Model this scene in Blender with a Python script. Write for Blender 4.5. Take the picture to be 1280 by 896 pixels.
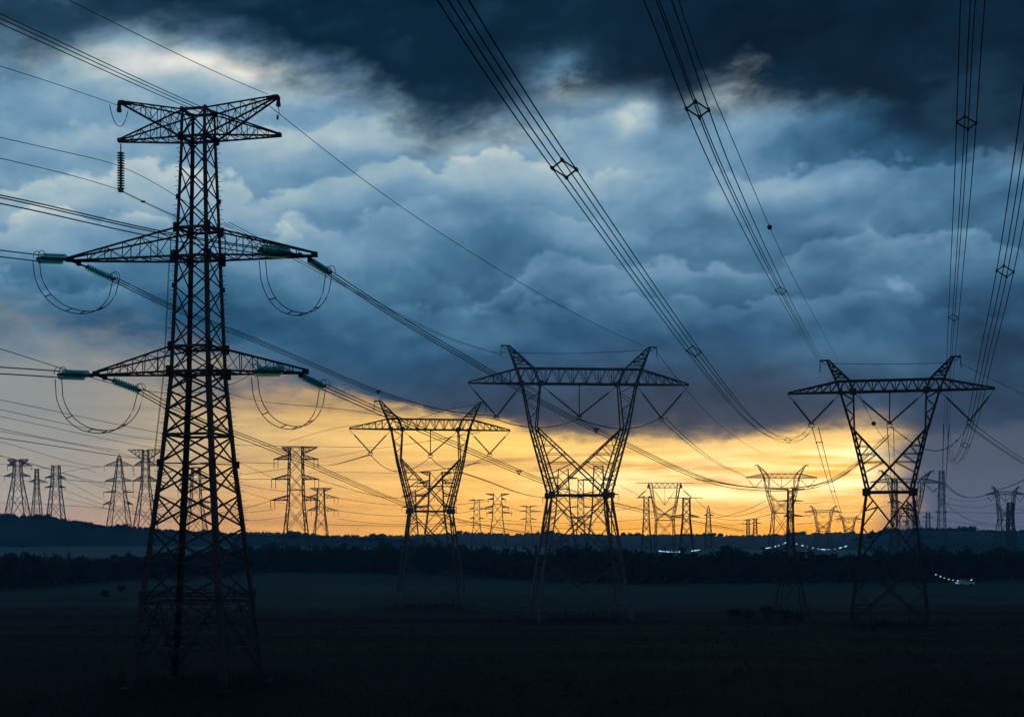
import bpy, bmesh, math, random
import numpy as np
from mathutils import Vector, Matrix
random.seed(7)
rng = np.random.default_rng(7)
scene = bpy.context.scene
COL = scene.collection
for o in list(bpy.data.objects):
    bpy.data.objects.remove(o)

# ------------------------------------------------------------------ camera
F = 1800.0            # focal length in pixels of the 1280 px wide photograph
CAM_Z = 12.9          # camera stands on a rise above the fields
HOR = 668.0           # row of the true horizon
cam_data = bpy.data.cameras.new('camera')
cam_data.sensor_width = 36.0
cam_data.lens = F / 1280.0 * 36.0
cam_data.shift_y = (HOR - 448.0) / 1280.0
cam_data.clip_start = 0.5
cam_data.clip_end = 30000.0
cam = bpy.data.objects.new('camera', cam_data)
cam.location = (0.0, 0.0, CAM_Z)
cam.rotation_euler = (math.radians(90), 0, 0)
COL.objects.link(cam)
scene.camera = cam

# ------------------------------------------------------------------ view
scene.view_settings.view_transform = 'Standard'
scene.view_settings.look = 'None'
scene.view_settings.exposure = 0.0
scene.view_settings.gamma = 1.0
scene.view_settings.use_curve_mapping = False
scene.cycles.use_denoising = True
scene.cycles.use_adaptive_sampling = True
scene.cycles.adaptive_threshold = 0.010
scene.cycles.adaptive_min_samples = 16
scene.cycles.max_bounces = 10
scene.cycles.diffuse_bounces = 2
scene.cycles.glossy_bounces = 2
scene.cycles.transmission_bounces = 8
scene.cycles.volume_bounces = 1
scene.cycles.transparent_max_bounces = 8
scene.cycles.caustics_reflective = False
scene.cycles.caustics_refractive = False

# ------------------------------------------------------------------ sun + sky
SUN_AZ = math.radians(13.6)      # to the right of the viewing axis (+Y), behind the clouds
SUN_EL = math.radians(2.4)
sun_dir = Vector((math.sin(SUN_AZ) * math.cos(SUN_EL), math.cos(SUN_AZ) * math.cos(SUN_EL), math.sin(SUN_EL)))
sun_data = bpy.data.lights.new('sun', 'SUN')
sun_data.energy = 0.10
sun_data.angle = math.radians(8)
sun_data.color = (1.0, 0.72, 0.42)
sun = bpy.data.objects.new('sun', sun_data)
sun.rotation_euler = sun_dir.to_track_quat('Z', 'Y').to_euler()
sun.location = (60, 250, 80)
COL.objects.link(sun)

world = bpy.data.worlds.new('World')
scene.world = world
world.use_nodes = True
WT = world.node_tree
WT.nodes.clear()


class X:
    """a float expression in a node tree"""
    tree = WT

    def __init__(self, s):
        self.s = s

    @staticmethod
    def m(op, *args, clamp=False):
        n = X.tree.nodes.new('ShaderNodeMath')
        n.operation = op
        n.use_clamp = clamp
        for i, v in enumerate(args):
            if isinstance(v, X):
                X.tree.links.new(v.s, n.inputs[i])
            else:
                n.inputs[i].default_value = float(v)
        return X(n.outputs[0])

    def __add__(self, o): return X.m('ADD', self, o)
    __radd__ = __add__
    def __sub__(self, o): return X.m('SUBTRACT', self, o)
    def __rsub__(self, o): return X.m('SUBTRACT', o, self)
    def __mul__(self, o): return X.m('MULTIPLY', self, o)
    __rmul__ = __mul__
    def __truediv__(self, o): return X.m('DIVIDE', self, o)
    def clamp(self): return X.m('ADD', self, 0.0, clamp=True)
    def pow(self, p): return X.m('POWER', self, p)
    def max(self, o): return X.m('MAXIMUM', self, o)
    def min(self, o): return X.m('MINIMUM', self, o)


def vec(x, y, z=0.0):
    n = X.tree.nodes.new('ShaderNodeCombineXYZ')
    for i, v in enumerate((x, y, z)):
        if isinstance(v, X):
            X.tree.links.new(v.s, n.inputs[i])
        else:
            n.inputs[i].default_value = v
    return n.outputs[0]


def noise(v, scale, detail=6.0, rough=0.5, lac=2.0, dist=0.0, dims='3D'):
    n = X.tree.nodes.new('ShaderNodeTexNoise')
    n.noise_dimensions = dims
    n.inputs['Scale'].default_value = scale
    n.inputs['Detail'].default_value = detail
    n.inputs['Roughness'].default_value = rough
    n.inputs['Lacunarity'].default_value = lac
    n.inputs['Distortion'].default_value = dist
    X.tree.links.new(v, n.inputs['Vector'])
    return X(n.outputs['Fac'])


def voro(v, scale, detail=2.0, rough=0.5):
    n = X.tree.nodes.new('ShaderNodeTexVoronoi')
    n.voronoi_dimensions = '2D'
    n.feature = 'F1'
    n.normalize = True
    n.inputs['Scale'].default_value = scale
    n.inputs['Detail'].default_value = detail
    n.inputs['Roughness'].default_value = rough
    X.tree.links.new(v, n.inputs['Vector'])
    return X(n.outputs['Distance'])


def smooth(x, lo, hi):
    n = X.tree.nodes.new('ShaderNodeMapRange')
    n.interpolation_type = 'SMOOTHSTEP'
    X.tree.links.new(x.s, n.inputs[0])
    for k, v in ((1, lo), (2, hi)):
        if isinstance(v, X):
            X.tree.links.new(v.s, n.inputs[k])
        else:
            n.inputs[k].default_value = v
    n.inputs[3].default_value = 0.0
    n.inputs[4].default_value = 1.0
    return X(n.outputs[0])


def lin(c):
    """8-bit display colour -> linear"""
    return tuple((v / 255 / 12.92) if v / 255 <= 0.04045 else ((v / 255 + 0.055) / 1.055) ** 2.4 for v in c) + (1.0,)


def ramp(x, stops, interp='LINEAR'):
    n = X.tree.nodes.new('ShaderNodeValToRGB')
    cr = n.color_ramp
    cr.interpolation = interp
    while len(cr.elements) < len(stops):
        cr.elements.new(0.5)
    for el, (p, c) in zip(cr.elements, stops):
        el.position = p
        el.color = c if len(c) == 4 else lin(c)
    X.tree.links.new(x.s, n.inputs[0])
    return n.outputs[0]


def mixc(f, a, b, blend='MIX'):
    n = X.tree.nodes.new('ShaderNodeMix')
    n.data_type = 'RGBA'
    n.blend_type = blend
    n.clamp_factor = True
    if isinstance(f, X):
        X.tree.links.new(f.s, n.inputs[0])
    else:
        n.inputs[0].default_value = f
    for k, v in ((6, a), (7, b)):
        if isinstance(v, tuple):
            n.inputs[k].default_value = v
        else:
            X.tree.links.new(v, n.inputs[k])
    return n.outputs[2]


def fval(x, stops):
    """piecewise-smooth scalar function of x (x in 0..1) through a colour ramp"""
    n = X.tree.nodes.new('ShaderNodeValToRGB')
    cr = n.color_ramp
    cr.interpolation = 'EASE'
    while len(cr.elements) < len(stops):
        cr.elements.new(0.5)
    for el, (p, v) in zip(cr.elements, stops):
        el.position = p
        el.color = (v, v, v, 1)
    X.tree.links.new(x.s, n.inputs[0])
    return X(n.outputs[0])


# direction -> azimuth, elevation (both in "thousands of photograph pixels")
tc = WT.nodes.new('ShaderNodeTexCoord')
sep = WT.nodes.new('ShaderNodeSeparateXYZ')
WT.links.new(tc.outputs['Generated'], sep.inputs[0])
dx, dy, dz = X(sep.outputs[0]), X(sep.outputs[1]), X(sep.outputs[2])
AZ = X.m('ARCTAN2', dx, dy) * 1.8
EL = X.m('ARCSINE', dz) * 1.8


def AE(px, py):
    u, v = (px - 640) / F, (HOR - py) / F
    return math.atan(u) * 1.8, math.atan(v / math.sqrt(1 + u * u)) * 1.8


def blob(a, e, px, py, sx, sy, amp=1.0):
    a0, e0 = AE(px, py)
    u = (a - a0) * (1000.0 / sx)
    v = (e - e0) * (1000.0 / sy)
    return X.m('EXPONENT', (u * u + v * v) * -1.0) * amp


def build_sky():
    q = vec(AZ, EL * 1.25, 0.0)
    wx = noise(vec(AZ, EL * 1.3, 3.1), 3.2, 5, 0.55)
    wy = noise(vec(AZ, EL * 1.3, 9.7), 3.2, 5, 0.55)
    a1 = AZ + (wx - 0.5) * 0.16
    e1 = EL + (wy - 0.5) * 0.10

    # ---- billow height field of the middle cloud layer
    def height(da, de):
        vv = vec(AZ + (wx - 0.5) * 0.13 + da, (EL + (wy - 0.5) * 0.08 + de) * 1.65 - AZ * 0.12, 0.0)
        n1 = noise(vv, 2.4, 10, 0.50)
        v1 = voro(vv, 8.0, 3.0, 0.5)
        return n1 * 0.85 + (1.0 - v1) * 0.17
    h0 = height(0.0, 0.0)
    h1 = height(0.008, 0.018)
    shade = X.m('ARCTANGENT', (h0 - h1) * 7.0)
    fine = noise(vec(a1, e1 * 2.0, 1.7), 8.0, 10, 0.60) - 0.5
    big = noise(vec(AZ + (wx - 0.5) * 0.2, EL * 2.4 - AZ * 0.3, 5.0), 2.2, 6, 0.48) - 0.5

    # brightness of the middle layer: falls towards the horizon
    t = fval((e1 * 1.0).clamp(), [(0.0, 0.14), (0.09, 0.17), (0.16, 0.22), (0.24, 0.29), (0.34, 0.40),
                                  (0.44, 0.47), (0.54, 0.56), (0.62, 0.48)])
    t = t + blob(a1, e1, 250, 82, 130, 26, 0.34) + blob(a1, e1, 420, 120, 90, 40, 0.04)
    t = t + blob(a1, e1, 935, 125, 90, 60, 0.12) + blob(a1, e1, 60, 290, 180, 110, 0.08) + blob(a1, e1, 480, 235, 200, 60, 0.06)
    t = t + blob(a1, e1, 0, 520, 260, 110, 0.16) + blob(a1, e1, 760, 215, 160, 60, 0.06)
    t = t - blob(a1, e1, 640, 320, 150, 60, 0.06) - blob(a1, e1, 1000, 330, 140, 60, 0.07) - blob(a1, e1, 110, 395, 200, 35, 0.13)
    t = t - blob(a1, e1, 1130, 160, 150, 40, 0.20) - blob(a1, e1, 1250, 300, 120, 220, 0.12) - blob(a1, e1, 430, 150, 120, 22, 0.14)
    t = t + blob(a1, e1, 715, 102, 44, 24, 0.20) + blob(a1, e1, 790, 130, 24, 24, 0.20)
    t = t + blob(a1, e1, 430, 165, 170, 36, 0.13) + blob(a1, e1, 640, 195, 150, 45, 0.05) + blob(a1, e1, 80, 150, 200, 70, 0.08) + blob(a1, e1, 940, 112, 90, 34, 0.15) + blob(a1, e1, 880, 230, 190, 70, 0.04) + blob(a1, e1, 1190, 330, 110, 50, 0.09) + blob(a1, e1, 450, 330, 160, 40, 0.06) + blob(a1, e1, 120, 250, 160, 45, 0.08)
    a2 = AZ + (wx - 0.5) * 0.05
    e2 = EL + (wy - 0.5) * 0.04
    wisp = noise(vec(a2, e2 * 1.5 - AZ * 0.2, 21.0), 8.0, 10, 0.62) - 0.5
    t = t - 0.03 * smooth(EL, 0.36, 0.50)
    t = t + wisp * 0.50 * smooth(EL, 0.44, 0.55)
    lowfade = smooth(EL, 0.10, 0.30)
    t = t + shade * 0.15 * (0.22 + 0.78 * lowfade) + fine * 0.055 + big * 0.26 + (h0 - 0.52) * 0.34
    # ---- heaped banks: lit crest, shaded body, each in front of the one above it
    banks = [
        ([(-40, 190), (100, 172), (250, 165), (330, 188), (450, 158), (560, 172), (700, 160), (820, 172), (960, 148), (1100, 195), (1280, 175)], 0.09, 0.04, 67.0),
        # crest curve (px, py) ..., lit amount, body shade, presence centre/width
        ([(-40, 250), (60, 238), (150, 222), (215, 230), (330, 245), (420, 222), (520, 205), (640, 200), (760, 215), (900, 235), (1060, 215), (1280, 190)], 0.13, 0.03, 11.0),
        ([(-40, 300), (80, 290), (190, 285), (300, 300), (400, 300), (500, 262), (620, 262), (720, 290), (840, 300), (960, 312), (1100, 306), (1280, 270)], 0.13, 0.05, 23.0),
        ([(-40, 340), (60, 350), (160, 330), (280, 318), (380, 305), (480, 335), (600, 372), (700, 335), (800, 350), (930, 340), (1060, 300), (1140, 290), (1280, 330)], 0.12, 0.05, 37.0),
        ([(-40, 400), (120, 390), (280, 385), (380, 372), (470, 385), (600, 400), (720, 378), (860, 392), (1000, 396), (1100, 375), (1280, 400)], 0.09, 0.04, 51.0),
    ]
    for crest, lit, shd, seed in banks:
        pts = [((AE(px, py)[0] + 0.75) / 1.5, AE(px, py)[1]) for px, py in crest]
        line = fval(((AZ + 0.75) / 1.5).clamp(), pts)
        wv = vec(AZ + (wx - 0.5) * 0.07 + seed, (EL + (wy - 0.5) * 0.055) * 1.4 + seed * 0.37, 0.0)
        lump = noise(wv, 4.5, 4, 0.55) - 0.5
        puff = 0.45 - voro(wv, 10.0, 3.0, 0.55)
        fuzz = noise(wv, 26.0, 5, 0.62) - 0.5
        dep = line - EL + lump * 0.13 + puff * 0.075 + fuzz * 0.034
        there = smooth(lump + noise(wv, 2.5, 1, 0.5) - 0.5, -0.14, 0.10)
        mask = smooth(dep, -0.002, 0.009) * there * X.m('EXPONENT', dep.max(0.0) * -5.0)
        body = t + lit * 1.75 * X.m('EXPONENT', dep.max(0.0) * -16.0) - shd * 1.5 + puff * 0.13 + fuzz * 0.04
        t = t + (body - t) * mask

    cloud = ramp(t.clamp(), [(0.0, (5, 28, 46)), (0.14, (19, 55, 81)), (0.27, (41, 85, 117)), (0.42, (75, 120, 151)),
                             (0.57, (116, 154, 181)), (0.72, (160, 185, 195)), (0.86, (208, 212, 211)), (1.0, (246, 240, 226))])
    # purple-grey towards the bottom of the layer
    low = smooth(e1, 0.25, 0.11) * (0.85 - 0.55 * smooth(AZ, AE(980, 0)[0], AE(1200, 0)[0]))
    cloud = mixc(low, cloud, ramp((t * 1.6).clamp(), [(0.0, (34, 44, 58)), (0.3, (62, 70, 86)), (0.7, (100, 106, 118)), (1.0, (170, 170, 164))]))

    # ---- the clear strip under the clouds
    SA = AE(1010, 590)
    da = AZ - SA[0]
    streak = noise(vec(a1 * 0.9, EL * 7.0, 2.0), 4.0, 7, 0.58) - 0.5
    streak2 = noise(vec(a1 * 1.3, EL * 16.0 + a1 * 0.6, 8.0), 5.0, 6, 0.6) - 0.5
    g = X.m('EXPONENT', da * da * -2.6)
    gd = g + streak * 0.34 + streak2 * 0.15
    vert = fval((EL * 6.0).clamp(), [(0.0, 0.0), (0.2, 0.22), (0.45, 0.72), (0.7, 1.0), (1.0, 0.9)])
    gold_lo = ramp(gd.clamp(), [(0.0, (186, 150, 116)), (0.3, (226, 166, 92)), (0.6, (250, 184, 74)), (1.0, (254, 180, 48))])
    gold_hi = ramp(gd.clamp(), [(0.0, (156, 152, 140)), (0.3, (214, 182, 126)), (0.55, (250, 206, 120)), (0.85, (255, 210, 98)), (1.0, (255, 218, 112))])
    gold = mixc(vert, gold_lo, gold_hi)
    gold = mixc((g * (0.75 + streak2 * 1.2)).clamp(), gold, (1.16, 1.08, 1.02, 1), 'MULTIPLY')
    gold = mixc((0.35 - streak * 1.3 - streak2 * 1.9).clamp(), gold, (0.80, 0.70, 0.60, 1), 'MULTIPLY')
    glow = blob(a1, EL, 980, 592, 230, 40, 0.9) + blob(a1, EL, 1075, 580, 60, 30, 0.7) + blob(a1, EL, 760, 600, 160, 40, 0.25)
    gold = mixc((glow * (0.55 + streak * 3.2 + streak2 * 2.4)).clamp(), gold, (1.35, 1.10, 0.58, 1))
    bars = smooth(noise(vec(a1 * 0.8, EL * 9.0 - AZ * 0.4, 4.4), 3.4, 8, 0.6), 0.50, 0.66) * smooth(EL, 0.03, 0.09)
    gold = mixc(bars * 0.8, gold, ramp(gd.clamp(), [(0.0, (120, 120, 122)), (0.5, (176, 138, 96)), (1.0, (206, 140, 62))]))
    # cold grey to the far left and far right
    left = smooth(AZ, AE(340, 600)[0], AE(40, 600)[0])
    lcol = ramp((EL * 6.5 + streak * 0.5).clamp(), [(0.0, (184, 152, 130)), (0.3, (160, 152, 142)), (1.0, (138, 144, 144))])
    gold = mixc(left * 0.95, gold, lcol)
    right = smooth(a1 + streak * 0.10, AE(1070, 600)[0], AE(1160, 600)[0])
    rcol = ramp((EL * 4.5 + fine * 0.3).clamp(), [(0.0, (84, 92, 112)), (0.4, (72, 84, 104)), (1.0, (56, 76, 98))])
    gold = mixc(right, gold, rcol)

    # ---- cover of the middle layer over that strip (ragged lower edge)
    edge = fval(((AZ + 0.70) / 1.4).clamp(), [
        ((AE(0, 0)[0] + .7) / 1.4, 0.235), ((AE(120, 0)[0] + .7) / 1.4, 0.225), ((AE(300, 0)[0] + .7) / 1.4, 0.175), ((AE(420, 0)[0] + .7) / 1.4, 0.160),
        ((AE(540, 0)[0] + .7) / 1.4, 0.145), ((AE(700, 0)[0] + .7) / 1.4, 0.120), ((AE(1000, 0)[0] + .7) / 1.4, 0.116), ((AE(1100, 0)[0] + .7) / 1.4, 0.13)])
    rag = noise(vec(a1, EL * 2.6, 4.0), 7.0, 9, 0.62) - 0.5
    rag_amp = 0.075 + 0.13 * smooth(AZ, AE(720, 0)[0], AE(300, 0)[0])
    d = EL + rag * rag_amp - edge
    soft = 0.010 + 0.055 * smooth(AZ, AE(620, 0)[0], AE(200, 0)[0])
    cover = smooth(d, soft * -1.0, soft)
    sky = mixc(cover, gold, cloud)
    # lit fringe just under the edge of the cloud
    fr = X.m('EXPONENT', (d + 0.004) * (d + 0.004) * -5200.0) * X.m('EXPONENT', da * da * -9.0)
    sky = mixc((fr * 0.75 * (1.0 - right)).clamp(), sky, (1.0, 0.62, 0.22, 1))

    # ---- the dark deck overhead
    a2 = AZ + (wx - 0.5) * 0.05
    e2 = EL + (wy - 0.5) * 0.04
    dn = noise(vec(a2 * 0.8, e2 * 1.5 - AZ * 0.2, 6.0), 3.4, 10, 0.58) - 0.5
    dn2 = noise(vec(a2 * 0.9, e2 * 1.7 - AZ * 0.25, 16.0), 7.0, 10, 0.60) - 0.5
    dedge = -0.024 + fval(((AZ + 0.70) / 1.4).clamp(), [
        ((AE(0, 0)[0] + .7) / 1.4, 0.585), ((AE(240, 0)[0] + .7) / 1.4, 0.600), ((AE(420, 0)[0] + .7) / 1.4, 0.550), ((AE(560, 0)[0] + .7) / 1.4, 0.520),
        ((AE(820, 0)[0] + .7) / 1.4, 0.530), ((AE(940, 0)[0] + .7) / 1.4, 0.548), ((AE(1120, 0)[0] + .7) / 1.4, 0.498), ((AE(1280, 0)[0] + .7) / 1.4, 0.485)])
    deck = smooth(EL + dn * 0.13 + dn2 * 0.15 - dedge, -0.036, 0.038)
    hole = blob(a1, e1, 715, 102, 46, 28, 1.1) + blob(a1, e1, 790, 132, 30, 28, 1.0)
    deck = (deck - (hole * (0.95 + dn2 * 7.0)).clamp() * 0.9).clamp()
    dcol = ramp((0.38 + dn * 0.8 + dn2 * 1.6 + blob(AZ, EL, 150, 20, 320, 60, 0.25) - blob(AZ, EL, 1150, 30, 300, 80, 0.22)).clamp(),
                [(0.0, (1, 24, 42)), (0.4, (7, 37, 57)), (0.8, (30, 62, 84)), (1.0, (54, 84, 104))])
    sky = mixc(deck, sky, dcol)
    gain = fval((EL * 3.0).clamp(), [(0.0, 1.05), (0.105, 1.0), (0.19, 0.58), (0.28, 0.38), (0.47, 0.20), (0.94, 0.08)]) + 1.0
    n = X.tree.nodes.new('ShaderNodeVectorMath')
    n.operation = 'SCALE'
    X.tree.links.new(sky, n.inputs[0])
    X.tree.links.new(gain.s, n.inputs['Scale'])
    return n.outputs[0], deck


sky_col, deck_x = build_sky()
nis = WT.nodes.new('ShaderNodeTexSky')
nis.sky_type = 'NISHITA'
nis.sun_disc = False
nis.sun_elevation = SUN_EL
nis.sun_rotation = SUN_AZ
nis.altitude = 100
nis.dust_density = 2.0
bg_clear = WT.nodes.new('ShaderNodeBackground')     # clear evening sky behind the clouds
bg_clear.inputs['Strength'].default_value = 0.05
WT.links.new(nis.outputs[0], bg_clear.inputs['Color'])
bg_cloud = WT.nodes.new('ShaderNodeBackground')
bg_cloud.inputs['Strength'].default_value = 1.0
WT.links.new(sky_col, bg_cloud.inputs['Color'])
mixs = WT.nodes.new('ShaderNodeMixShader')
mixs.inputs[0].default_value = 0.99
WT.links.new(bg_clear.outputs[0], mixs.inputs[1])
WT.links.new(bg_cloud.outputs[0], mixs.inputs[2])
wout = WT.nodes.new('ShaderNodeOutputWorld')
WT.links.new(mixs.outputs[0], wout.inputs['Surface'])
world.cycles.sampling_method = 'MANUAL'
world.cycles.sample_map_resolution = 512

# ================================================================== helpers
X.tree = None


def W(px, py, d):
    """photograph pixel + distance along the viewing axis -> world point"""
    return Vector(((px - 640.0) / F * d, d, CAM_Z + (HOR - py) / F * d))


def ground_d(py):
    return F * CAM_Z / (py - HOR)


class MB:
    """collects bars, tubes and boxes of ONE mesh"""
    def __init__(self):
        self.v, self.f = [], []

    def bar(self, a, b, w, h=None, up=None):
        a, b = Vector(a), Vector(b)
        d = b - a
        if d.length < 1e-6:
            return
        d.normalize()
        h = w if h is None else h
        u = Vector((0, 0, 1)) if up is None else Vector(up)
        if abs(d.dot(u)) > 0.97:
            u = Vector((1, 0, 0))
        s = d.cross(u).normalized()
        t = s.cross(d).normalized()
        i = len(self.v)
        for p in (a, b):
            for (k, l) in ((-1, -1), (1, -1), (1, 1), (-1, 1)):
                self.v.append(p + s * (k * w / 2) + t * (l * h / 2))
        for k in range(4):
            self.f.append((i + k, i + (k + 1) % 4, i + 4 + (k + 1) % 4, i + 4 + k))
        self.f.append((i + 3, i + 2, i + 1, i))
        self.f.append((i + 4, i + 5, i + 6, i + 7))

    def angle(self, a, b, w, t, e1, e2):
        """rolled L section from a to b, its flanges pointing along e1 and e2"""
        a, b = Vector(a), Vector(b)
        e1, e2 = Vector(e1).normalized(), Vector(e2).normalized()
        for p, q in ((e1, e2), (e2, e1)):
            i = len(self.v)
            o = 0.0 if p is e1 else t
            for pt in (a, b):
                for (k, l) in ((o, 0), (w, 0), (w, t), (o, t)):
                    self.v.append(pt + p * k + q * l)
            for k in range(4):
                self.f.append((i + k, i + (k + 1) % 4, i + 4 + (k + 1) % 4, i + 4 + k))
            self.f.append((i + 3, i + 2, i + 1, i))
            self.f.append((i + 4, i + 5, i + 6, i + 7))

    def box(self, c, sx, sy, sz):
        c = Vector(c)
        self.bar(c - Vector((0, 0, sz / 2)), c + Vector((0, 0, sz / 2)), sy, sx)

    def tube(self, pts, r, n=5, caps=True):
        pts = [Vector(p) for p in pts]
        i0 = len(self.v)
        for k, p in enumerate(pts):
            d = (pts[min(k + 1, len(pts) - 1)] - pts[max(k - 1, 0)])
            d = d.normalized() if d.length > 1e-9 else Vector((0, 0, 1))
            u = Vector((0, 0, 1)) if abs(d.z) < 0.95 else Vector((1, 0, 0))
            s = d.cross(u).normalized()
            t = s.cross(d).normalized()
            rr = r[k] if isinstance(r, (list, tuple)) else r
            for j in range(n):
                an = 2 * math.pi * j / n
                self.v.append(p + s * (math.cos(an) * rr) + t * (math.sin(an) * rr))
        for k in range(len(pts) - 1):
            for j in range(n):
                a = i0 + k * n + j
                b = i0 + k * n + (j + 1) % n
                self.f.append((a, b, b + n, a + n))
        if caps:
            self.f.append(tuple(i0 + j for j in range(n))[::-1])
            e = i0 + (len(pts) - 1) * n
            self.f.append(tuple(e + j for j in range(n)))

    def string(self, p, q, r, n, ri=None, sides=8, sharp=True):
        """insulator string of n sheds between p and q"""
        p, q = Vector(p), Vector(q)
        ri = r * 0.35 if ri is None else ri
        pts, rad = [], []
        for k in range(n):
            for f_, rr in ((0.02, ri), (0.36, ri), (0.46, r), (0.62, r * 0.9), (0.68, ri)):
                pts.append(p + (q - p) * ((k + f_) / n))
                rad.append(rr)
        self.tube(pts, rad, sides)

    def build(self, name, mat, parent=None, smooth=False):
        me = bpy.data.meshes.new(name)
        me.from_pydata([tuple(v) for v in self.v], [], self.f)
        me.materials.append(mat)
        if smooth:
            for p in me.polygons:
                p.use_smooth = True
        me.update()
        o = bpy.data.objects.new(name, me)
        COL.objects.link(o)
        if parent is not None:
            o.parent = parent
        return o


def np_mesh(name, verts, quads, mat, parent=None):
    verts = np.asarray(verts, dtype=np.float32)
    quads = np.asarray(quads, dtype=np.int32)
    me = bpy.data.meshes.new(name)
    me.vertices.add(len(verts))
    me.vertices.foreach_set('co', verts.ravel())
    k = quads.shape[1]
    me.loops.add(quads.size)
    me.loops.foreach_set('vertex_index', quads.ravel())
    me.polygons.add(len(quads))
    me.polygons.foreach_set('loop_start', np.arange(0, quads.size, k, dtype=np.int32))
    me.polygons.foreach_set('loop_total', np.full(len(quads), k, dtype=np.int32))
    me.update(calc_edges=True)
    me.materials.append(mat)
    o = bpy.data.objects.new(name, me)
    COL.objects.link(o)
    if parent is not None:
        o.parent = parent
    return o


def empty(name, loc=(0, 0, 0), rz=0.0):
    o = bpy.data.objects.new(name, None)
    o.location = loc
    o.rotation_euler = (0, 0, rz)
    o.empty_display_size = 0.5
    COL.objects.link(o)
    return o


def tag(o, label=None, cat=None, group=None, kind=None):
    if label:
        o['label'] = label
    if cat:
        o['category'] = cat
    if group:
        o['group'] = group
    if kind:
        o['kind'] = kind
    return o


# ================================================================== materials
def new_mat(name):
    m = bpy.data.materials.new(name)
    m.use_nodes = True
    X.tree = m.node_tree
    return m, m.node_tree, m.node_tree.nodes['Principled BSDF']


def steel(name, c0, c1, rough=0.6, metal=0.3):
    m, t, b = new_mat(name)
    tc_ = t.nodes.new('ShaderNodeTexCoord')
    n = noise(tc_.outputs['Object'], 0.9, 6, 0.6)
    n2 = noise(tc_.outputs['Object'], 9.0, 4, 0.6)
    col = ramp((n * 0.65 + n2 * 0.35), [(0.3, (*c0, 1)), (0.7, (*c1, 1))])
    t.links.new(col, b.inputs['Base Color'])
    r = n2 * 0.3 + (rough - 0.15)
    t.links.new(r.s, b.inputs['Roughness'])
    b.inputs['Metallic'].default_value = metal
    return m


def plain(name, c, rough=0.6, metal=0.0, vary=0.25, scale=6.0):
    m, t, b = new_mat(name)
    tc_ = t.nodes.new('ShaderNodeTexCoord')
    n = noise(tc_.outputs['Object'], scale, 4, 0.55)
    lo = tuple(v * (1 - vary) for v in c) + (1,)
    hi = tuple(min(1, v * (1 + vary)) for v in c) + (1,)
    t.links.new(ramp(n, [(0.3, lo), (0.7, hi)]), b.inputs['Base Color'])
    b.inputs['Roughness'].default_value = rough
    b.inputs['Metallic'].default_value = metal
    return m


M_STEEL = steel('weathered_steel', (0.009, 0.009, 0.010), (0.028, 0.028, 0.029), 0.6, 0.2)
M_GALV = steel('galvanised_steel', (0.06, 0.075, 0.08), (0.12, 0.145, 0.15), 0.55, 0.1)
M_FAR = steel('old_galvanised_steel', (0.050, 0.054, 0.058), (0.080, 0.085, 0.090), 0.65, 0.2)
M_WIRE = plain('aluminium_conductor', (0.035, 0.036, 0.038), 0.65, 0.2, 0.2, 2.0)
M_PORC = plain('brown_porcelain', (0.035, 0.026, 0.022), 0.3, 0.0, 0.3, 5.0)
M_CONC = plain('mossy_concrete', (0.10, 0.105, 0.10), 0.85, 0.0, 0.3, 3.0)
M_LEAF = plain('dark_foliage', (0.040, 0.058, 0.036), 0.8, 0.0, 0.6, 0.25)
M_BUSH = plain('shrub_foliage', (0.032, 0.048, 0.030), 0.8, 0.0, 0.4, 1.2)
M_BARK = plain('bark', (0.05, 0.04, 0.03), 0.9, 0.0, 0.3, 4.0)
M_RED = plain('red_marker_paint', (0.75, 0.05, 0.04), 0.4, 0.0, 0.1, 3.0)
M_BLACK = plain('black_rubber', (0.02, 0.02, 0.02), 0.7, 0.0, 0.2, 5.0)
M_WHITE = plain('white_paint', (0.78, 0.80, 0.80), 0.35, 0.0, 0.06, 3.0)


def make_glass_insulator():
    m, t, b = new_mat('teal_glass')
    tc_ = t.nodes.new('ShaderNodeTexCoord')
    n = noise(tc_.outputs['Object'], 5.0, 3, 0.5)
    t.links.new(ramp(n, [(0.3, (0.10, 0.52, 0.55, 1)), (0.7, (0.20, 0.68, 0.70, 1))]), b.inputs['Base Color'])
    b.inputs['Roughness'].default_value = 0.22
    b.inputs['Transmission Weight'].default_value = 0.7
    b.inputs['IOR'].default_value = 1.03
    return m


M_TEAL = make_glass_insulator()


def make_lamp(name, c, s):
    m, t, b = new_mat(name)
    b.inputs['Base Color'].default_value = (*c, 1)
    b.inputs['Emission Color'].default_value = (*c, 1)
    b.inputs['Emission Strength'].default_value = s
    return m


M_LAMP = make_lamp('cold_lamp', (0.40, 0.80, 1.0), 1.2)
M_LAMP_DIM = make_lamp('dim_cold_lamp', (0.30, 0.70, 0.95), 0.35)
M_LAMP_PALE = make_lamp('pale_lamp', (0.45, 0.80, 0.98), 0.7)


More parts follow.
